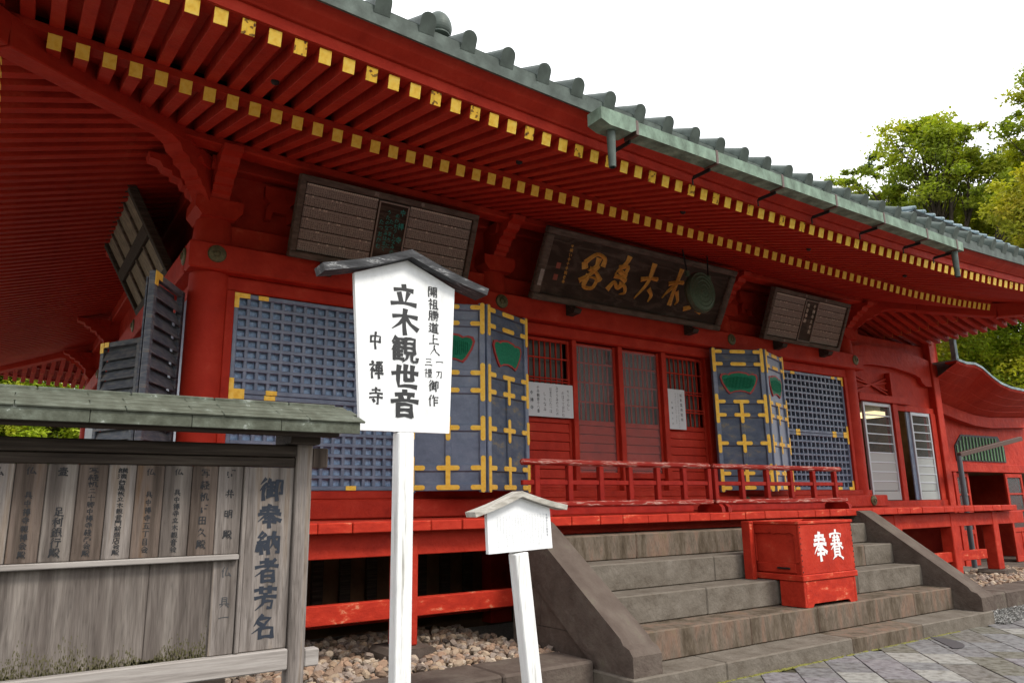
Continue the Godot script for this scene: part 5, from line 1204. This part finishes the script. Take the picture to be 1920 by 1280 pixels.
func boards() -> void:
	name_board("dark framed name board, the one left of the carved gold plaque", Vector3(2.33, 4.19, -7.7), 2.24, 0.9, Vector3(0, 0.84, 0.33), true)
	name_board("dark framed name board, the one right of the carved gold plaque", Vector3(10.36, 4.19, -7.7), 2.19, 0.89, Vector3(0, 0.82, 0.34), false)
	var o := thing("temple_plaque", "long dark wooden plaque with carved gold characters above the doors", "plaque", Vector3(5.56, 4.19, -7.7))
	leaning(o, Vector3(5.56, 4.19, -7.7), Vector3.RIGHT, Vector3(0, 0.87, 0.46))
	var W := 3.71; var H := 0.985
	bx("panel", o, Vector3(0.05, 0.05, -0.05), Vector3(W - 0.05, H - 0.05, 0.0), M.plaque, 0.0)
	bx("frame", o, Vector3(0, 0, -0.06), Vector3(W, 0.09, 0.05), M.plaque_edge, 0.015); bx("frame", o, Vector3(0, H - 0.09, -0.06), Vector3(W, H, 0.05), M.plaque_edge, 0.015)
	bx("frame", o, Vector3(0, 0.09, -0.06), Vector3(0.12, H - 0.09, 0.05), M.plaque_edge, 0.02); bx("frame", o, Vector3(W - 0.12, 0.09, -0.06), Vector3(W, H - 0.09, 0.05), M.plaque_edge, 0.02)
	var t := Transform3D(Basis(), Vector3(0, 0, 0.001))
	var gx := [["g_kaku", 0.92, 0.82], ["g_hi", 1.44, 0.81], ["g_dai", 1.98, 0.8], ["g_moku", 2.5, 0.8], ["g_tatsu", 3.02, 0.72]]
	for g in gx: column("character", o, [g[0]], t, g[1], g[2], Vector2(0.4, 0.54), 0.5, 0.165, M.gold_leaf, 0.02)
	text_block("inscription", o, [[0.47, 0.82, 0.05, 0.062, letters("日明山中千手観音寺")]], Transform3D(Basis(), Vector3(0, 0, 0.002)), 0.12, M.gold_leaf)
	for y in [0.5, 0.34]: bx("seal", o, Vector3(0.29, y - 0.04, 0.0), Vector3(0.36, y + 0.04, 0.004), M.seal, 0.001)
	bx("label_plate", o, Vector3(0.03, 0.2, 0.0505), Vector3(0.09, 0.42, 0.054), M.wood_pale, 0.001)
	rest_blocks(o, [0.72, 3.05])
	# the board on the left side of the hall
	var s := thing("side_plaque", "old dark panelled board leaning out over the left side of the hall", "board", Vector3(1.41, 4.2, -11.3))
	leaning(s, Vector3(1.41, 4.2, -11.35), Vector3(0, 0, 1), Vector3(-0.55, 1.06, 0))
	var sw := 2.33; var sh := 1.19
	bx("panel", s, Vector3(0.03, 0.03, -0.04), Vector3(sw - 0.03, sh - 0.03, 0.0), M.side_board, 0.0)
	for f in [[0, 0, sw, 0.1], [0, sh - 0.1, sw, sh], [0, 0.1, 0.1, sh - 0.1], [sw - 0.1, 0.1, sw, sh - 0.1], [0.1, sh * 0.44, sw - 0.1, sh * 0.56]]: bx("frame", s, Vector3(f[0], f[1], -0.05), Vector3(f[2], f[3], 0.05), M.wood_dark, 0.008)
	for k in range(1, 4):
		for e in [[0.1, sh * 0.44], [sh * 0.56, sh - 0.1]]: bx("batten", s, Vector3(k * sw / 4 - 0.02, e[0], 0.0), Vector3(k * sw / 4 + 0.02, e[1], 0.03), M.plaque_edge, 0.004)
	# gong in front of the plaque
	var g := thing("gong", "round bronze gong hanging before the gold lettered plaque", "gong", Vector3(7.99, 4.43, -6.9))
	var q := Shape.new()
	var prof := [Vector2(0.0, -0.09), Vector2(0.2, -0.08), Vector2(0.3, -0.05), Vector2(0.315, 0.0), Vector2(0.3, 0.05), Vector2(0.29, 0.06), Vector2(0.28, 0.055), Vector2(0.23, 0.075), Vector2(0.22, 0.07), Vector2(0.17, 0.082), Vector2(0.16, 0.077), Vector2(0.1, 0.09), Vector2(0.09, 0.084), Vector2(0.045, 0.092), Vector2(0.0, 0.092)]
	q.lathe(prof, 40, Transform3D(Basis(Vector3.RIGHT, PI / 2) * Basis.from_scale(Vector3(0.88, 1, 0.96)), Vector3.ZERO))
	put("gong_disc", q.mesh(), M.gong_metal, g)
	for e in [[-0.24, -0.3], [0.2, 0.24]]:
		bx("lug", g, Vector3(e[0] - 0.03, 0.2, -0.03), Vector3(e[0] + 0.03, 0.29, 0.03), M.gong_metal, 0.01)
		var rq := Shape.new()
		rq.tube(Vector3(e[0], 0.27, 0), Vector3(e[1], 0.72, -0.02), 0.012, 0.012, 8)
		put("rope", rq.mesh(), M.iron, g)
	# white notices on the doors
	var n1 := thing("door_notice", "wide white panel with columns of black writing on the left door", "notice", Vector3(5.65, 2.66, -7.945))
	bx("panel", n1, Vector3(0, 0, 0), Vector3(0.79, 0.455, 0.012), M.paper, 0.002)
	text_block("writing", n1, [[0.7, 0.385, 0.05, 0.058, letters("ちうせんし")], [0.61, 0.36, 0.045, 0.05, letters("のはりておかむ")], [0.51, 0.42, 0.045, 0.05, letters("みすうみのうたの")], [0.4, 0.4, 0.045, 0.05, letters("はまちにたつは")], [0.3, 0.33, 0.05, 0.068, letters("しらなみ")], [0.19, 0.41, 0.048, 0.052, letters("千手観音十八番")], [0.085, 0.34, 0.055, 0.1, letters("中禅寺")]], Transform3D(Basis(), Vector3(0, 0, 0.0135)), 0.1, M.black)
	var n2 := thing("door_notice", "narrow white panel with small writing on the right door", "notice", Vector3(8.27, 2.6, -7.945))
	bx("panel", n2, Vector3(0, 0, 0), Vector3(0.39, 0.615, 0.012), M.paper, 0.002)
	text_block("writing", n2, [[0.3, 0.55, 0.05, 0.075, letters("坂東霊場巡拝")], [0.235, 0.56, 0.026, 0.03, letters("##################")], [0.18, 0.56, 0.026, 0.03, letters("################")], [0.1, 0.42, 0.036, 0.08, letters("中禅寺執行")]], Transform3D(Basis(), Vector3(0, 0, 0.0135)), 0.1, M.ink_grey)

# ----------------------------------------------------------- other buildings
func annex() -> void:
	var a := thing("corridor_porch", "red side porch with a curved gable and glazed doors beside the hall", "porch", Vector3(16.6, 0, -7.95))
	var pr := [Vector2(-0.28, 4.33), Vector2(0.1, 4.29), Vector2(0.5, 4.31), Vector2(0.82, 4.25), Vector2(1.2, 4.09), Vector2(1.6, 3.97), Vector2(2.05, 3.91), Vector2(2.8, 3.89), Vector2(3.6, 3.95), Vector2(4.2, 4.05)]
	# curved roof: rim, boards of the soffit, sheet metal above
	for e in [["roof_rim", 0.0, 0.05, 0.55, 0.6, M.tile_grey], ["soffit_board", -0.03, 0.0, 0.35, 0.58, M.red], ["roof_sheet", 0.0, 0.03, -3.0, 0.549, M.tile_grey]]:
		var q := Shape.new()
		for k in pr.size() - 1:
			var p: Vector2 = pr[k]; var r: Vector2 = pr[k + 1]
			q.prism(PackedVector2Array([p + Vector2(0, e[1]), r + Vector2(0, e[1]), r + Vector2(0, e[2]), p + Vector2(0, e[2])]), e[3], e[4])
		put(e[0], q.mesh(), e[5], a)
	bx("ridge_end", a, Vector3(-0.32, 4.34, 0.5), Vector3(-0.2, 4.8, 0.6), M.tile_grey, 0.01)
	for k in 4: bar("roll_tile", a, Vector3(1.25 + k * 0.3, 4.12 - k * 0.05, 0.5), Vector3(1.25 + k * 0.3, 4.45 - k * 0.05, -1.6), 0.07, 0.07, M.tile_grey, 0.02)
	var lo := [Vector2(-0.1, 3.8), Vector2(0.95, 3.61), Vector2(1.55, 3.52), Vector2(2.26, 3.43), Vector2(3.05, 3.405), Vector2(5.26, 3.52)]
	var bq := Shape.new(); var cq := Shape.new()
	for k in lo.size() - 1: bq.prism(PackedVector2Array([lo[k] - Vector2(0, 0.25), lo[k + 1] - Vector2(0, 0.25), lo[k + 1], lo[k]]), -0.549, -0.36)
	put("curved_beam", bq.mesh(), M.red, a)
	var rim := []; var back := []
	for k in 25:
		var f := k / 24.0
		for w in [[pr, rim, 0.57], [lo, back, -0.4]]:
			var g: float = f * (w[0].size() - 1)
			var m := mini(int(g), w[0].size() - 2)
			var p: Vector2 = w[0][m].lerp(w[0][m + 1], g - m)
			w[1].append(Vector3(p.x, p.y - (0.035 if w[2] > 0 else 0.0), w[2]))
	for k in 24:
		for h in 4:                                       # boards of the curved soffit, each a hair below the next
			var f0 := h / 4.0; var f1 := (h + 1) / 4.0
			var d := Vector3(0, -0.012, 0)
			cq.quad(back[k].lerp(rim[k], f0), back[k + 1].lerp(rim[k + 1], f0), back[k + 1].lerp(rim[k + 1], f1) + d, back[k].lerp(rim[k], f1) + d)
			cq.quad(back[k].lerp(rim[k], f1) + d, back[k + 1].lerp(rim[k + 1], f1) + d, back[k + 1].lerp(rim[k + 1], f1), back[k].lerp(rim[k], f1))
	put("curved_soffit", cq.mesh(), M.red, a)
	bx("wall_board", a, Vector3(-0.1, 2.3, -0.7), Vector3(5.6, 3.5, -0.55), M.red, 0.0)
	var rq := Shape.new()
	rq.prism(PackedVector2Array([Vector2(1.5, 2.36), Vector2(3.98, 2.36), Vector2(3.98, 2.72), Vector2(3.7, 2.99), Vector2(1.85, 2.97), Vector2(1.5, 2.7)]), -0.549, -0.53)
	put("vent_panel", rq.mesh(), M.black, a)
	for k in 15: bx("vent_slat", a, Vector3(1.56 + k * 0.162, 2.38, -0.529), Vector3(1.61 + k * 0.162, 2.93 - maxf(0, 2 - k) * 0.1 - maxf(0, k - 12) * 0.07, -0.51), M.green_slat, 0.004)
	bx("lintel", a, Vector3(-0.1, 2.11, -0.7), Vector3(5.6, 2.3, -0.48), M.red)
	bx("dark_room", a, Vector3(-0.1, 0.02, -3.1), Vector3(5.6, 2.1, -3.0), M.inside, 0.0); bx("dark_room", a, Vector3(-0.1, 2.11, -3.0), Vector3(5.6, 2.15, -0.71), M.inside, 0.0)
	bx("side_wall", a, Vector3(5.6, 0.0, -3.1), Vector3(5.7, 4.0, -0.5), M.red, 0.0); bx("side_wall", a, Vector3(-0.11, 0.0, -3.0), Vector3(-0.1, 3.4, -0.2), M.red, 0.0)
	for d in [[1.35, 2.05, -0.6], [3.55, 4.45, -0.45]]:
		var p := part("door", a, Vector3(d[0], 0.03, d[2]))
		var w: float = d[1] - d[0]
		for f in [[0, 0, 0.09, 2.05], [w - 0.09, 0, w, 2.05], [0.09, 1.96, w - 0.09, 2.05], [0.09, 0, w - 0.09, 0.12], [0.09, 0.68, w - 0.09, 0.78], [0.09, 1.15, w - 0.09, 1.19], [0.09, 1.55, w - 0.09, 1.59]]: bx("frame", p, Vector3(f[0], f[1], -0.025), Vector3(f[2], f[3], 0.02), M.red, 0.005)
		bx("panel", p, Vector3(0.09, 0.12, -0.015), Vector3(w - 0.09, 0.68, 0.0), M.red, 0.0)
		bx("panel_mould", p, Vector3(w / 2 - 0.02, 0.12, 0.001), Vector3(w / 2 + 0.02, 0.68, 0.014), M.red, 0.004)
		bx("glass_pane", p, Vector3(0.09, 0.78, -0.004), Vector3(w - 0.09, 1.96, 0.0), M.glass, 0.0)
	bx("door_post", a, Vector3(4.6, 0.02, -0.6), Vector3(4.85, 2.11, -0.4), M.wood_v2); bx("door_post", a, Vector3(1.2, 0.02, -0.7), Vector3(1.34, 2.11, -0.5), M.red)
	bx("wall_board", a, Vector3(-0.1, 0.02, -0.69), Vector3(1.2, 2.11, -0.6), M.red, 0.0)
	var pq := Shape.new()
	pq.tube(Vector3(-0.42, 2.36, 0.42), Vector3(-0.42, 0.05, 0.42), 0.05, 0.05, 14)
	pq.tube(Vector3(-0.42, 1.62, 0.42), Vector3(-0.42, 1.56, 0.42), 0.06, 0.06, 14)
	put("downpipe", pq.mesh(), M.pipe, a)
	bar("gutter", a, Vector3(-0.42, 2.38, 0.42), Vector3(1.7, 2.76, 0.75), 0.1, 0.09, M.pipe_brown)
	bx("floor_slab", a, Vector3(-0.1, -0.05, -3.0), Vector3(5.6, 0.02, 0.6), M.stone_dark, 0.0)
	# the further hall whose hip ridge shows over the eave
	var r := thing("rear_hall", "grey tiled hip roof end showing over the copper eave at right", "building", Vector3(23.6, 0, -11.3))
	bx("wall", r, Vector3(-4.5, 0, -3), Vector3(-0.4, 8.05, 0.3), M.red, 0.0)
	var rs := Shape.new()
	var E := [Vector3(-6.6, 8.1, 3.2), Vector3(3.6, 8.1, 3.2), Vector3(3.6, 8.1, -3.2), Vector3(-6.6, 8.1, -3.2)]
	var R0 := Vector3(-3, 9.85, 0); var R1 := Vector3(0.0, 9.85, 0)
	rs.quad(E[0], E[1], R1, R0); rs.tri(E[1], E[2], R1); rs.quad(E[2], E[3], R0, R1); rs.tri(E[3], E[0], R0)
	rs.quad(E[3], E[2], E[1], E[0])
	put("roof", rs.mesh(), M.tile_grey, r)
	bar("ridge", r, R0 + Vector3(0, 0.2, 0), R1 + Vector3(0.1, 0.3, 0), 0.26, 0.4, M.tile_grey, 0.05)
	bar("hip_ridge", r, R1, E[1] + Vector3(0, 0.1, 0), 0.22, 0.22, M.tile_grey, 0.05)
	for k in 24:
		var f := k / 23.0
		bar("roll_tile", r, E[0].lerp(E[1], f) + Vector3(0, 0.05, 0), R0.lerp(R1, f) + Vector3(0, 0.05, 0), 0.1, 0.1, M.tile_grey, 0.03)
		if k < 14: bar("roll_tile", r, E[1].lerp(E[2], k / 13.0) + Vector3(0, 0.05, 0), R1 + Vector3(0, 0.05, (k - 6.5) * -0.02), 0.1, 0.1, M.tile_grey, 0.03)
	var lamp := thing("ceiling_lamp", "lit ceiling lamp inside the room behind the white barred window", "lamp", Vector3(15.5, 3.31, -8.9))
	var em := StandardMaterial3D.new()
	em.albedo_color = rgb(255, 240, 205); em.emission_enabled = true; em.emission = rgb(255, 232, 180); em.emission_energy_multiplier = 0.7
	put("diffuser", bm(Vector3(0.5, 0.1, 0.5), 0.02), em, lamp)
	put("base", bm(Vector3(0.3, 0.24, 0.3), 0.02), M.frosted, lamp, Transform3D(Basis(), Vector3(0, 0.17, 0)))
	var ol := OmniLight3D.new()
	ol.light_energy = 0.03; ol.light_color = rgb(255, 232, 180); ol.omni_range = 6; ol.omni_attenuation = 2; ol.light_size = 0.2; ol.shadow_enabled = true
	lamp.add_child(ol); ol.position = Vector3(0, -0.2, 0)

# -------------------------------------------------------------------- trees
func tree(called: String, label: String, at: Vector3, blobs: Array, leaves: int, leaf: float, cols: Array, trunk: float, seed_: int, flat := 0.35, group := "") -> void:   # blobs of [centre, radii]
	var r := RandomNumberGenerator.new()
	r.seed = seed_
	var t := thing(called, label, "tree", at, group)
	var wood := Shape.new()
	var top := Vector3(0, 0, 0)
	for b in blobs: top += b[0] / blobs.size()
	var fork := Vector3(top.x * 0.5, top.y * 0.52, top.z * 0.5)
	wood.tube(Vector3.ZERO, fork * Vector3(0.4, 0.5, 0.4), trunk, trunk * 0.8, 9); wood.tube(fork * Vector3(0.4, 0.5, 0.4), fork, trunk * 0.8, trunk * 0.62, 9)
	var q := Shape.new()
	q.coloured = true
	var vol := 0.0
	for b in blobs: vol += b[1].x * b[1].y * b[1].z
	for b in blobs:
		var c: Vector3 = b[0]; var rad: Vector3 = b[1]
		var mid := fork.lerp(c, 0.5) + Vector3(r.randf_range(-0.3, 0.3), 0.2, r.randf_range(-0.3, 0.3))
		wood.tube(fork, mid, trunk * 0.5, trunk * 0.3, 7); wood.tube(mid, c, trunk * 0.3, trunk * 0.12, 6)
		var nleaf := int(leaves * rad.x * rad.y * rad.z / vol)
		var clumps := maxi(5, int(nleaf / 90.0))
		for k in clumps:
			var d := Vector3(r.randfn(), r.randfn(), r.randfn()).normalized() * pow(r.randf(), 0.4)
			var cc := c + d * rad
			if k % 2 == 0: wood.tube(mid.lerp(c, r.randf()), cc, trunk * 0.1, trunk * 0.03, 4)
			var cr := (rad.x + rad.z) * 0.5 * r.randf_range(0.14, 0.26)
			var tone: Color = cols[r.randi() % cols.size()]
			tone = tone.lerp(cols[0], r.randf() * 0.6)
			for j in int(nleaf / float(clumps)):
				var p := cc + Vector3(r.randfn() * cr * 0.6, r.randfn() * cr * flat, r.randfn() * cr * 0.6)
				var s := leaf * r.randf_range(0.6, 1.2)
				var bs := Basis.from_euler(Vector3(r.randf_range(-0.9, 0.9), r.randf() * TAU, r.randf_range(-0.9, 0.9)))
				q.col = tone * r.randf_range(0.75, 1.25)
				var x := bs.x * s; var z := bs.z * s; var y := bs.y * s * 0.25
				q.tri(p - z, p + x * 0.5 + y, p + z); q.tri(p - z, p + z, p - x * 0.5 + y)
	put("trunk", wood.mesh(), M.bark, t)
	put("crown", q.mesh(), M.leaf, t)

func trees() -> void:
	var G := [Color(0.31, 0.36, 0.035), Color(0.39, 0.41, 0.04), Color(0.47, 0.44, 0.045), Color(0.22, 0.27, 0.035)]
	var Y := [Color(0.50, 0.40, 0.035), Color(0.62, 0.44, 0.05), Color(0.38, 0.37, 0.04), Color(0.68, 0.46, 0.06)]
	var D := [Color(0.06, 0.10, 0.05), Color(0.08, 0.12, 0.06), Color(0.05, 0.08, 0.05)]
	var B := [Color(0.38, 0.48, 0.035), Color(0.50, 0.56, 0.045), Color(0.60, 0.56, 0.055), Color(0.26, 0.36, 0.03)]
	tree("maple_tree", "large spreading green maple with open crown against the white sky", Vector3(28.2, 0, -12.6), [[Vector3(-0.9, 14.6, 0.1), Vector3(1.9, 1.0, 1.5)], [Vector3(0.3, 14.9, 0.6), Vector3(1.3, 1.1, 1.2)], [Vector3(-1.5, 13.1, -1.6), Vector3(1.4, 0.7, 1.2)], [Vector3(-2.2, 13.4, -2.4), Vector3(1.1, 0.6, 0.9)], [Vector3(-0.3, 13.4, 0.2), Vector3(2.0, 0.8, 1.6)], [Vector3(-0.8, 12.3, -0.6), Vector3(1.8, 0.55, 1.4)], [Vector3(0.8, 13.4, 1.4), Vector3(1.4, 0.9, 1.1)], [Vector3(0.9, 12.0, 2.0), Vector3(1.6, 0.8, 1.2)]], 19000, 0.1, G, 0.3, 3)
	tree("maple_tree", "tall green tree cut off by the top right edge of the picture", Vector3(29.7, 0, -9.3), [[Vector3(0.4, 15.6, 0.3), Vector3(1.6, 1.3, 1.4)], [Vector3(0.2, 14.4, -0.2), Vector3(1.9, 0.7, 1.5)], [Vector3(0.9, 16.4, 1.0), Vector3(1.4, 0.9, 1.3)]], 10000, 0.1, G, 0.3, 5)
	tree("maple_tree", "golden yellow autumn tree at the right edge below the tall tree", Vector3(26.4, 0, -9.0), [[Vector3(-0.3, 10.8, 0.0), Vector3(1.5, 0.8, 1.3)], [Vector3(-0.1, 9.8, 0.6), Vector3(1.8, 0.8, 1.4)], [Vector3(0.4, 11.4, 0.9), Vector3(1.2, 0.6, 1.0)]], 11000, 0.09, [Y[2], Y[0], G[2]], 0.25, 7)
	tree("maple_tree", "leafy green tree low behind the grey ridge end", Vector3(31.0, 0, -14.0), [[Vector3(-1.2, 12.2, 0.5), Vector3(2.2, 1.0, 1.8)], [Vector3(0.4, 12.4, 2.4), Vector3(2.2, 1.2, 1.8)], [Vector3(1.0, 13.6, 3.4), Vector3(2.0, 1.1, 1.6)], [Vector3(-2.6, 12.4, -2.0), Vector3(1.6, 0.8, 1.4)], [Vector3(0.2, 10.6, 2.6), Vector3(2.6, 1.2, 2.0)]], 26000, 0.1, [G[1], G[2], Y[2], G[0]], 0.28, 9)
	tree("maple_tree", "shadowed green tree filling the slope behind the low maple", Vector3(38.0, 0, -15.5), [[Vector3(-1.2, 14.6, -0.6), Vector3(3.0, 1.2, 2.6)], [Vector3(0.4, 15.4, 3.2), Vector3(3.0, 1.5, 2.6)], [Vector3(-3.2, 13.8, -4.0), Vector3(2.2, 1.0, 2.0)], [Vector3(0.6, 13.4, 3.0), Vector3(3.0, 1.2, 2.6)]], 24000, 0.13, [G[3], G[0], D[1]], 0.3, 10)
	tree("conifer_tree", "dark conifer tip behind the eave tiles left of the maple", Vector3(40.0, 0, -20.5), [[Vector3(0, 17.2, 0), Vector3(1.6, 1.0, 1.6)], [Vector3(0.3, 18.4, 0), Vector3(0.9, 0.9, 0.9)], [Vector3(-0.9, 16.8, -0.6), Vector3(1.3, 0.6, 1.2)]], 9000, 0.1, D, 0.25, 11, 0.5)
	tree("conifer_tree", "dark fir showing in the gap right of the maple crown", Vector3(40.0, 0, -14.2), [[Vector3(0.3, 17.8, 0), Vector3(1.2, 1.0, 1.2)], [Vector3(0.2, 16.2, 0.2), Vector3(1.7, 0.9, 1.7)]], 7000, 0.1, D, 0.25, 13, 0.5)
	tree("thin_tree", "sparse small leaved tree reaching left of the maple", Vector3(34.5, 0, -17.6), [[Vector3(-1.2, 17.0, -0.6), Vector3(1.0, 0.5, 0.8)], [Vector3(-0.1, 17.8, 0.0), Vector3(0.9, 0.5, 0.8)], [Vector3(-1.9, 16.1, -1.8), Vector3(0.9, 0.35, 0.8)]], 2200, 0.11, [D[1], G[3], G[0]], 0.14, 15)
	tree("thin_tree", "small leafy twig top peeking over the eave tiles", Vector3(38.8, 0, -22.8), [[Vector3(0, 19.2, 0), Vector3(0.7, 0.5, 0.7)]], 700, 0.12, [G[2], Y[2]], 0.12, 17)
	tree("garden_tree", "bright yellow green tree seen between the side eave and the porch roof", Vector3(26.8, 0, -11.0), [[Vector3(-0.9, 6.3, -0.3), Vector3(1.6, 0.7, 1.3)], [Vector3(0.3, 6.2, 1.6), Vector3(1.7, 0.8, 1.4)], [Vector3(-0.4, 5.2, 0.4), Vector3(1.9, 0.8, 1.6)], [Vector3(-0.2, 7.2, 1.2), Vector3(1.6, 0.7, 1.4)], [Vector3(1.2, 5.4, 2.6), Vector3(1.6, 0.9, 1.4)]], 26000, 0.085, B, 0.25, 19)
	tree("garden_tree", "deep green tree filling in behind the bright garden tree", Vector3(31.0, 0, -12.0), [[Vector3(-0.5, 6.4, -0.6), Vector3(2.6, 1.6, 2.2)], [Vector3(0.5, 5.0, 2.2), Vector3(2.6, 1.6, 2.2)], [Vector3(0.5, 7.6, 2.0), Vector3(2.4, 1.2, 2.0)]], 16000, 0.12, [G[3], G[0], D[1]], 0.3, 21)
	for k in 4:
		tree("hedge_tree", ["leftmost bright green conifer beyond the rear eave", "second bright green conifer from the left beyond the rear eave", "third bright green conifer from the left beyond the rear eave", "bright green conifer beyond the rear eave nearest the hall"][k], Vector3(-1.8 + k * 1.6, 0, -37.0 - (k % 2) * 1.2), [[Vector3(0, 2.6, 0), Vector3(1.9, 2.2, 1.6)], [Vector3(0.2, 5.4, 0), Vector3(1.9, 1.8, 1.6)], [Vector3(0, 8.3, 0.2), Vector3(1.7, 1.8, 1.4)]], 22000, 0.13, B, 0.2, 31 + k, 0.5, "conifers beyond the rear eave")
	var hill := structure("hill")
	var q := Shape.new()
	var n := FastNoiseLite.new(); n.seed = 4; n.frequency = 0.012
	for i in 60:
		for j in 10:
			var P := []
			for e in [[0, 0], [0, 1], [1, 1], [1, 0]]:
				var x: float = lerpf(70, 330, (i + e[0]) / 60.0); var f: float = (j + e[1]) / 10.0
				P.append(Vector3(x, -1 + sin(f * PI) * (44 + 0.05 * x + 14 * n.get_noise_2d(x, f * 100)), -20 - f * 120 - 0.25 * x))
			q.quad(P[0], P[3], P[2], P[1])
	put("slope", q.mesh(), M.hill, hill)
	var wood := structure("hillside")                     # the wooded slopes that close the valley beside and behind the viewer
	var q2 := Shape.new()
	for i in 90:
		for j in 8:
			var P := []
			for e in [[0, 0], [1, 0], [1, 1], [0, 1]]:
				var a: float = lerpf(-2.75, 0.55, (i + e[0]) / 90.0); var f: float = (j + e[1]) / 8.0
				var rad := 34.0 + 46.0 * f
				var d := Vector3(-cos(a + 2.4), 0, sin(a + 2.4))
				var high := lerpf(30.0, 13.0, clampf((absf(a + 2.75)) / 2.2, 0, 1))
				P.append(Vector3(0, -0.5, 0) + d * rad + Vector3(0, smoothstep(0, 1, f) * high + 5.0 * f * n.get_noise_2d(a * 900, f * 260) + 2.5 * f * n.get_noise_2d(a * 4200, f * 900), 0))
			q2.quad(P[0], P[1], P[2], P[3])
	put("slope", q2.mesh(), M.forest, wood)

# -------------------------------------------------------------------- scene
func _ready() -> void:
	rng.seed = 20
	var cam := Camera3D.new()
	cam.fov = 49.335; cam.far = 900.0; cam.near = 0.05
	var fwd := Vector3(0.55163642, 0.21627731, -0.80555657); var rgt := Vector3(0.82692978, -0.01558125, 0.56208928)
	cam.transform = Transform3D(Basis(rgt, rgt.cross(fwd), -fwd).orthonormalized(), Vector3(0, 1.5, 0))
	add_child(cam)
	cam.current = true
	var we := WorldEnvironment.new()
	var env := Environment.new()
	env.background_mode = Environment.BG_SKY
	var sm := ProceduralSkyMaterial.new()
	sm.sky_top_color = rgb(246, 248, 252); sm.sky_horizon_color = rgb(252, 252, 252); sm.sky_curve = 0.2
	sm.ground_bottom_color = rgb(120, 116, 110); sm.ground_horizon_color = rgb(200, 200, 198)
	sm.sun_angle_max = 0.0
	var sky := Sky.new(); sky.sky_material = sm
	env.sky = sky
	env.tonemap_mode = Environment.TONE_MAPPER_LINEAR
	env.tonemap_exposure = 2.1
	env.sdfgi_enabled = true; env.ssao_enabled = true; env.ssil_enabled = true
	we.environment = env
	add_child(we)
	var sun := DirectionalLight3D.new()
	sun.light_energy = 0.45; sun.light_angular_distance = 14.0; sun.light_color = rgb(255, 250, 240); sun.shadow_enabled = true
	sun.look_at_from_position(Vector3(0.35, 1.0, 0.75), Vector3.ZERO)
	add_child(sun)
	materials()
	paving()
	kerbs()
	gravel()
	var hall := build_hall()
	veranda(hall)
	stairs()
	annex()
	boards()
	railing(4.64, 7.37, 7, "movable red railing on the veranda left, before the sliding doors")
	railing(7.42, 10.05, 7 - 1, "movable red railing on the veranda right, before the right folding doors")
	donation_box()
	signs()
	notice_board()
	trees()
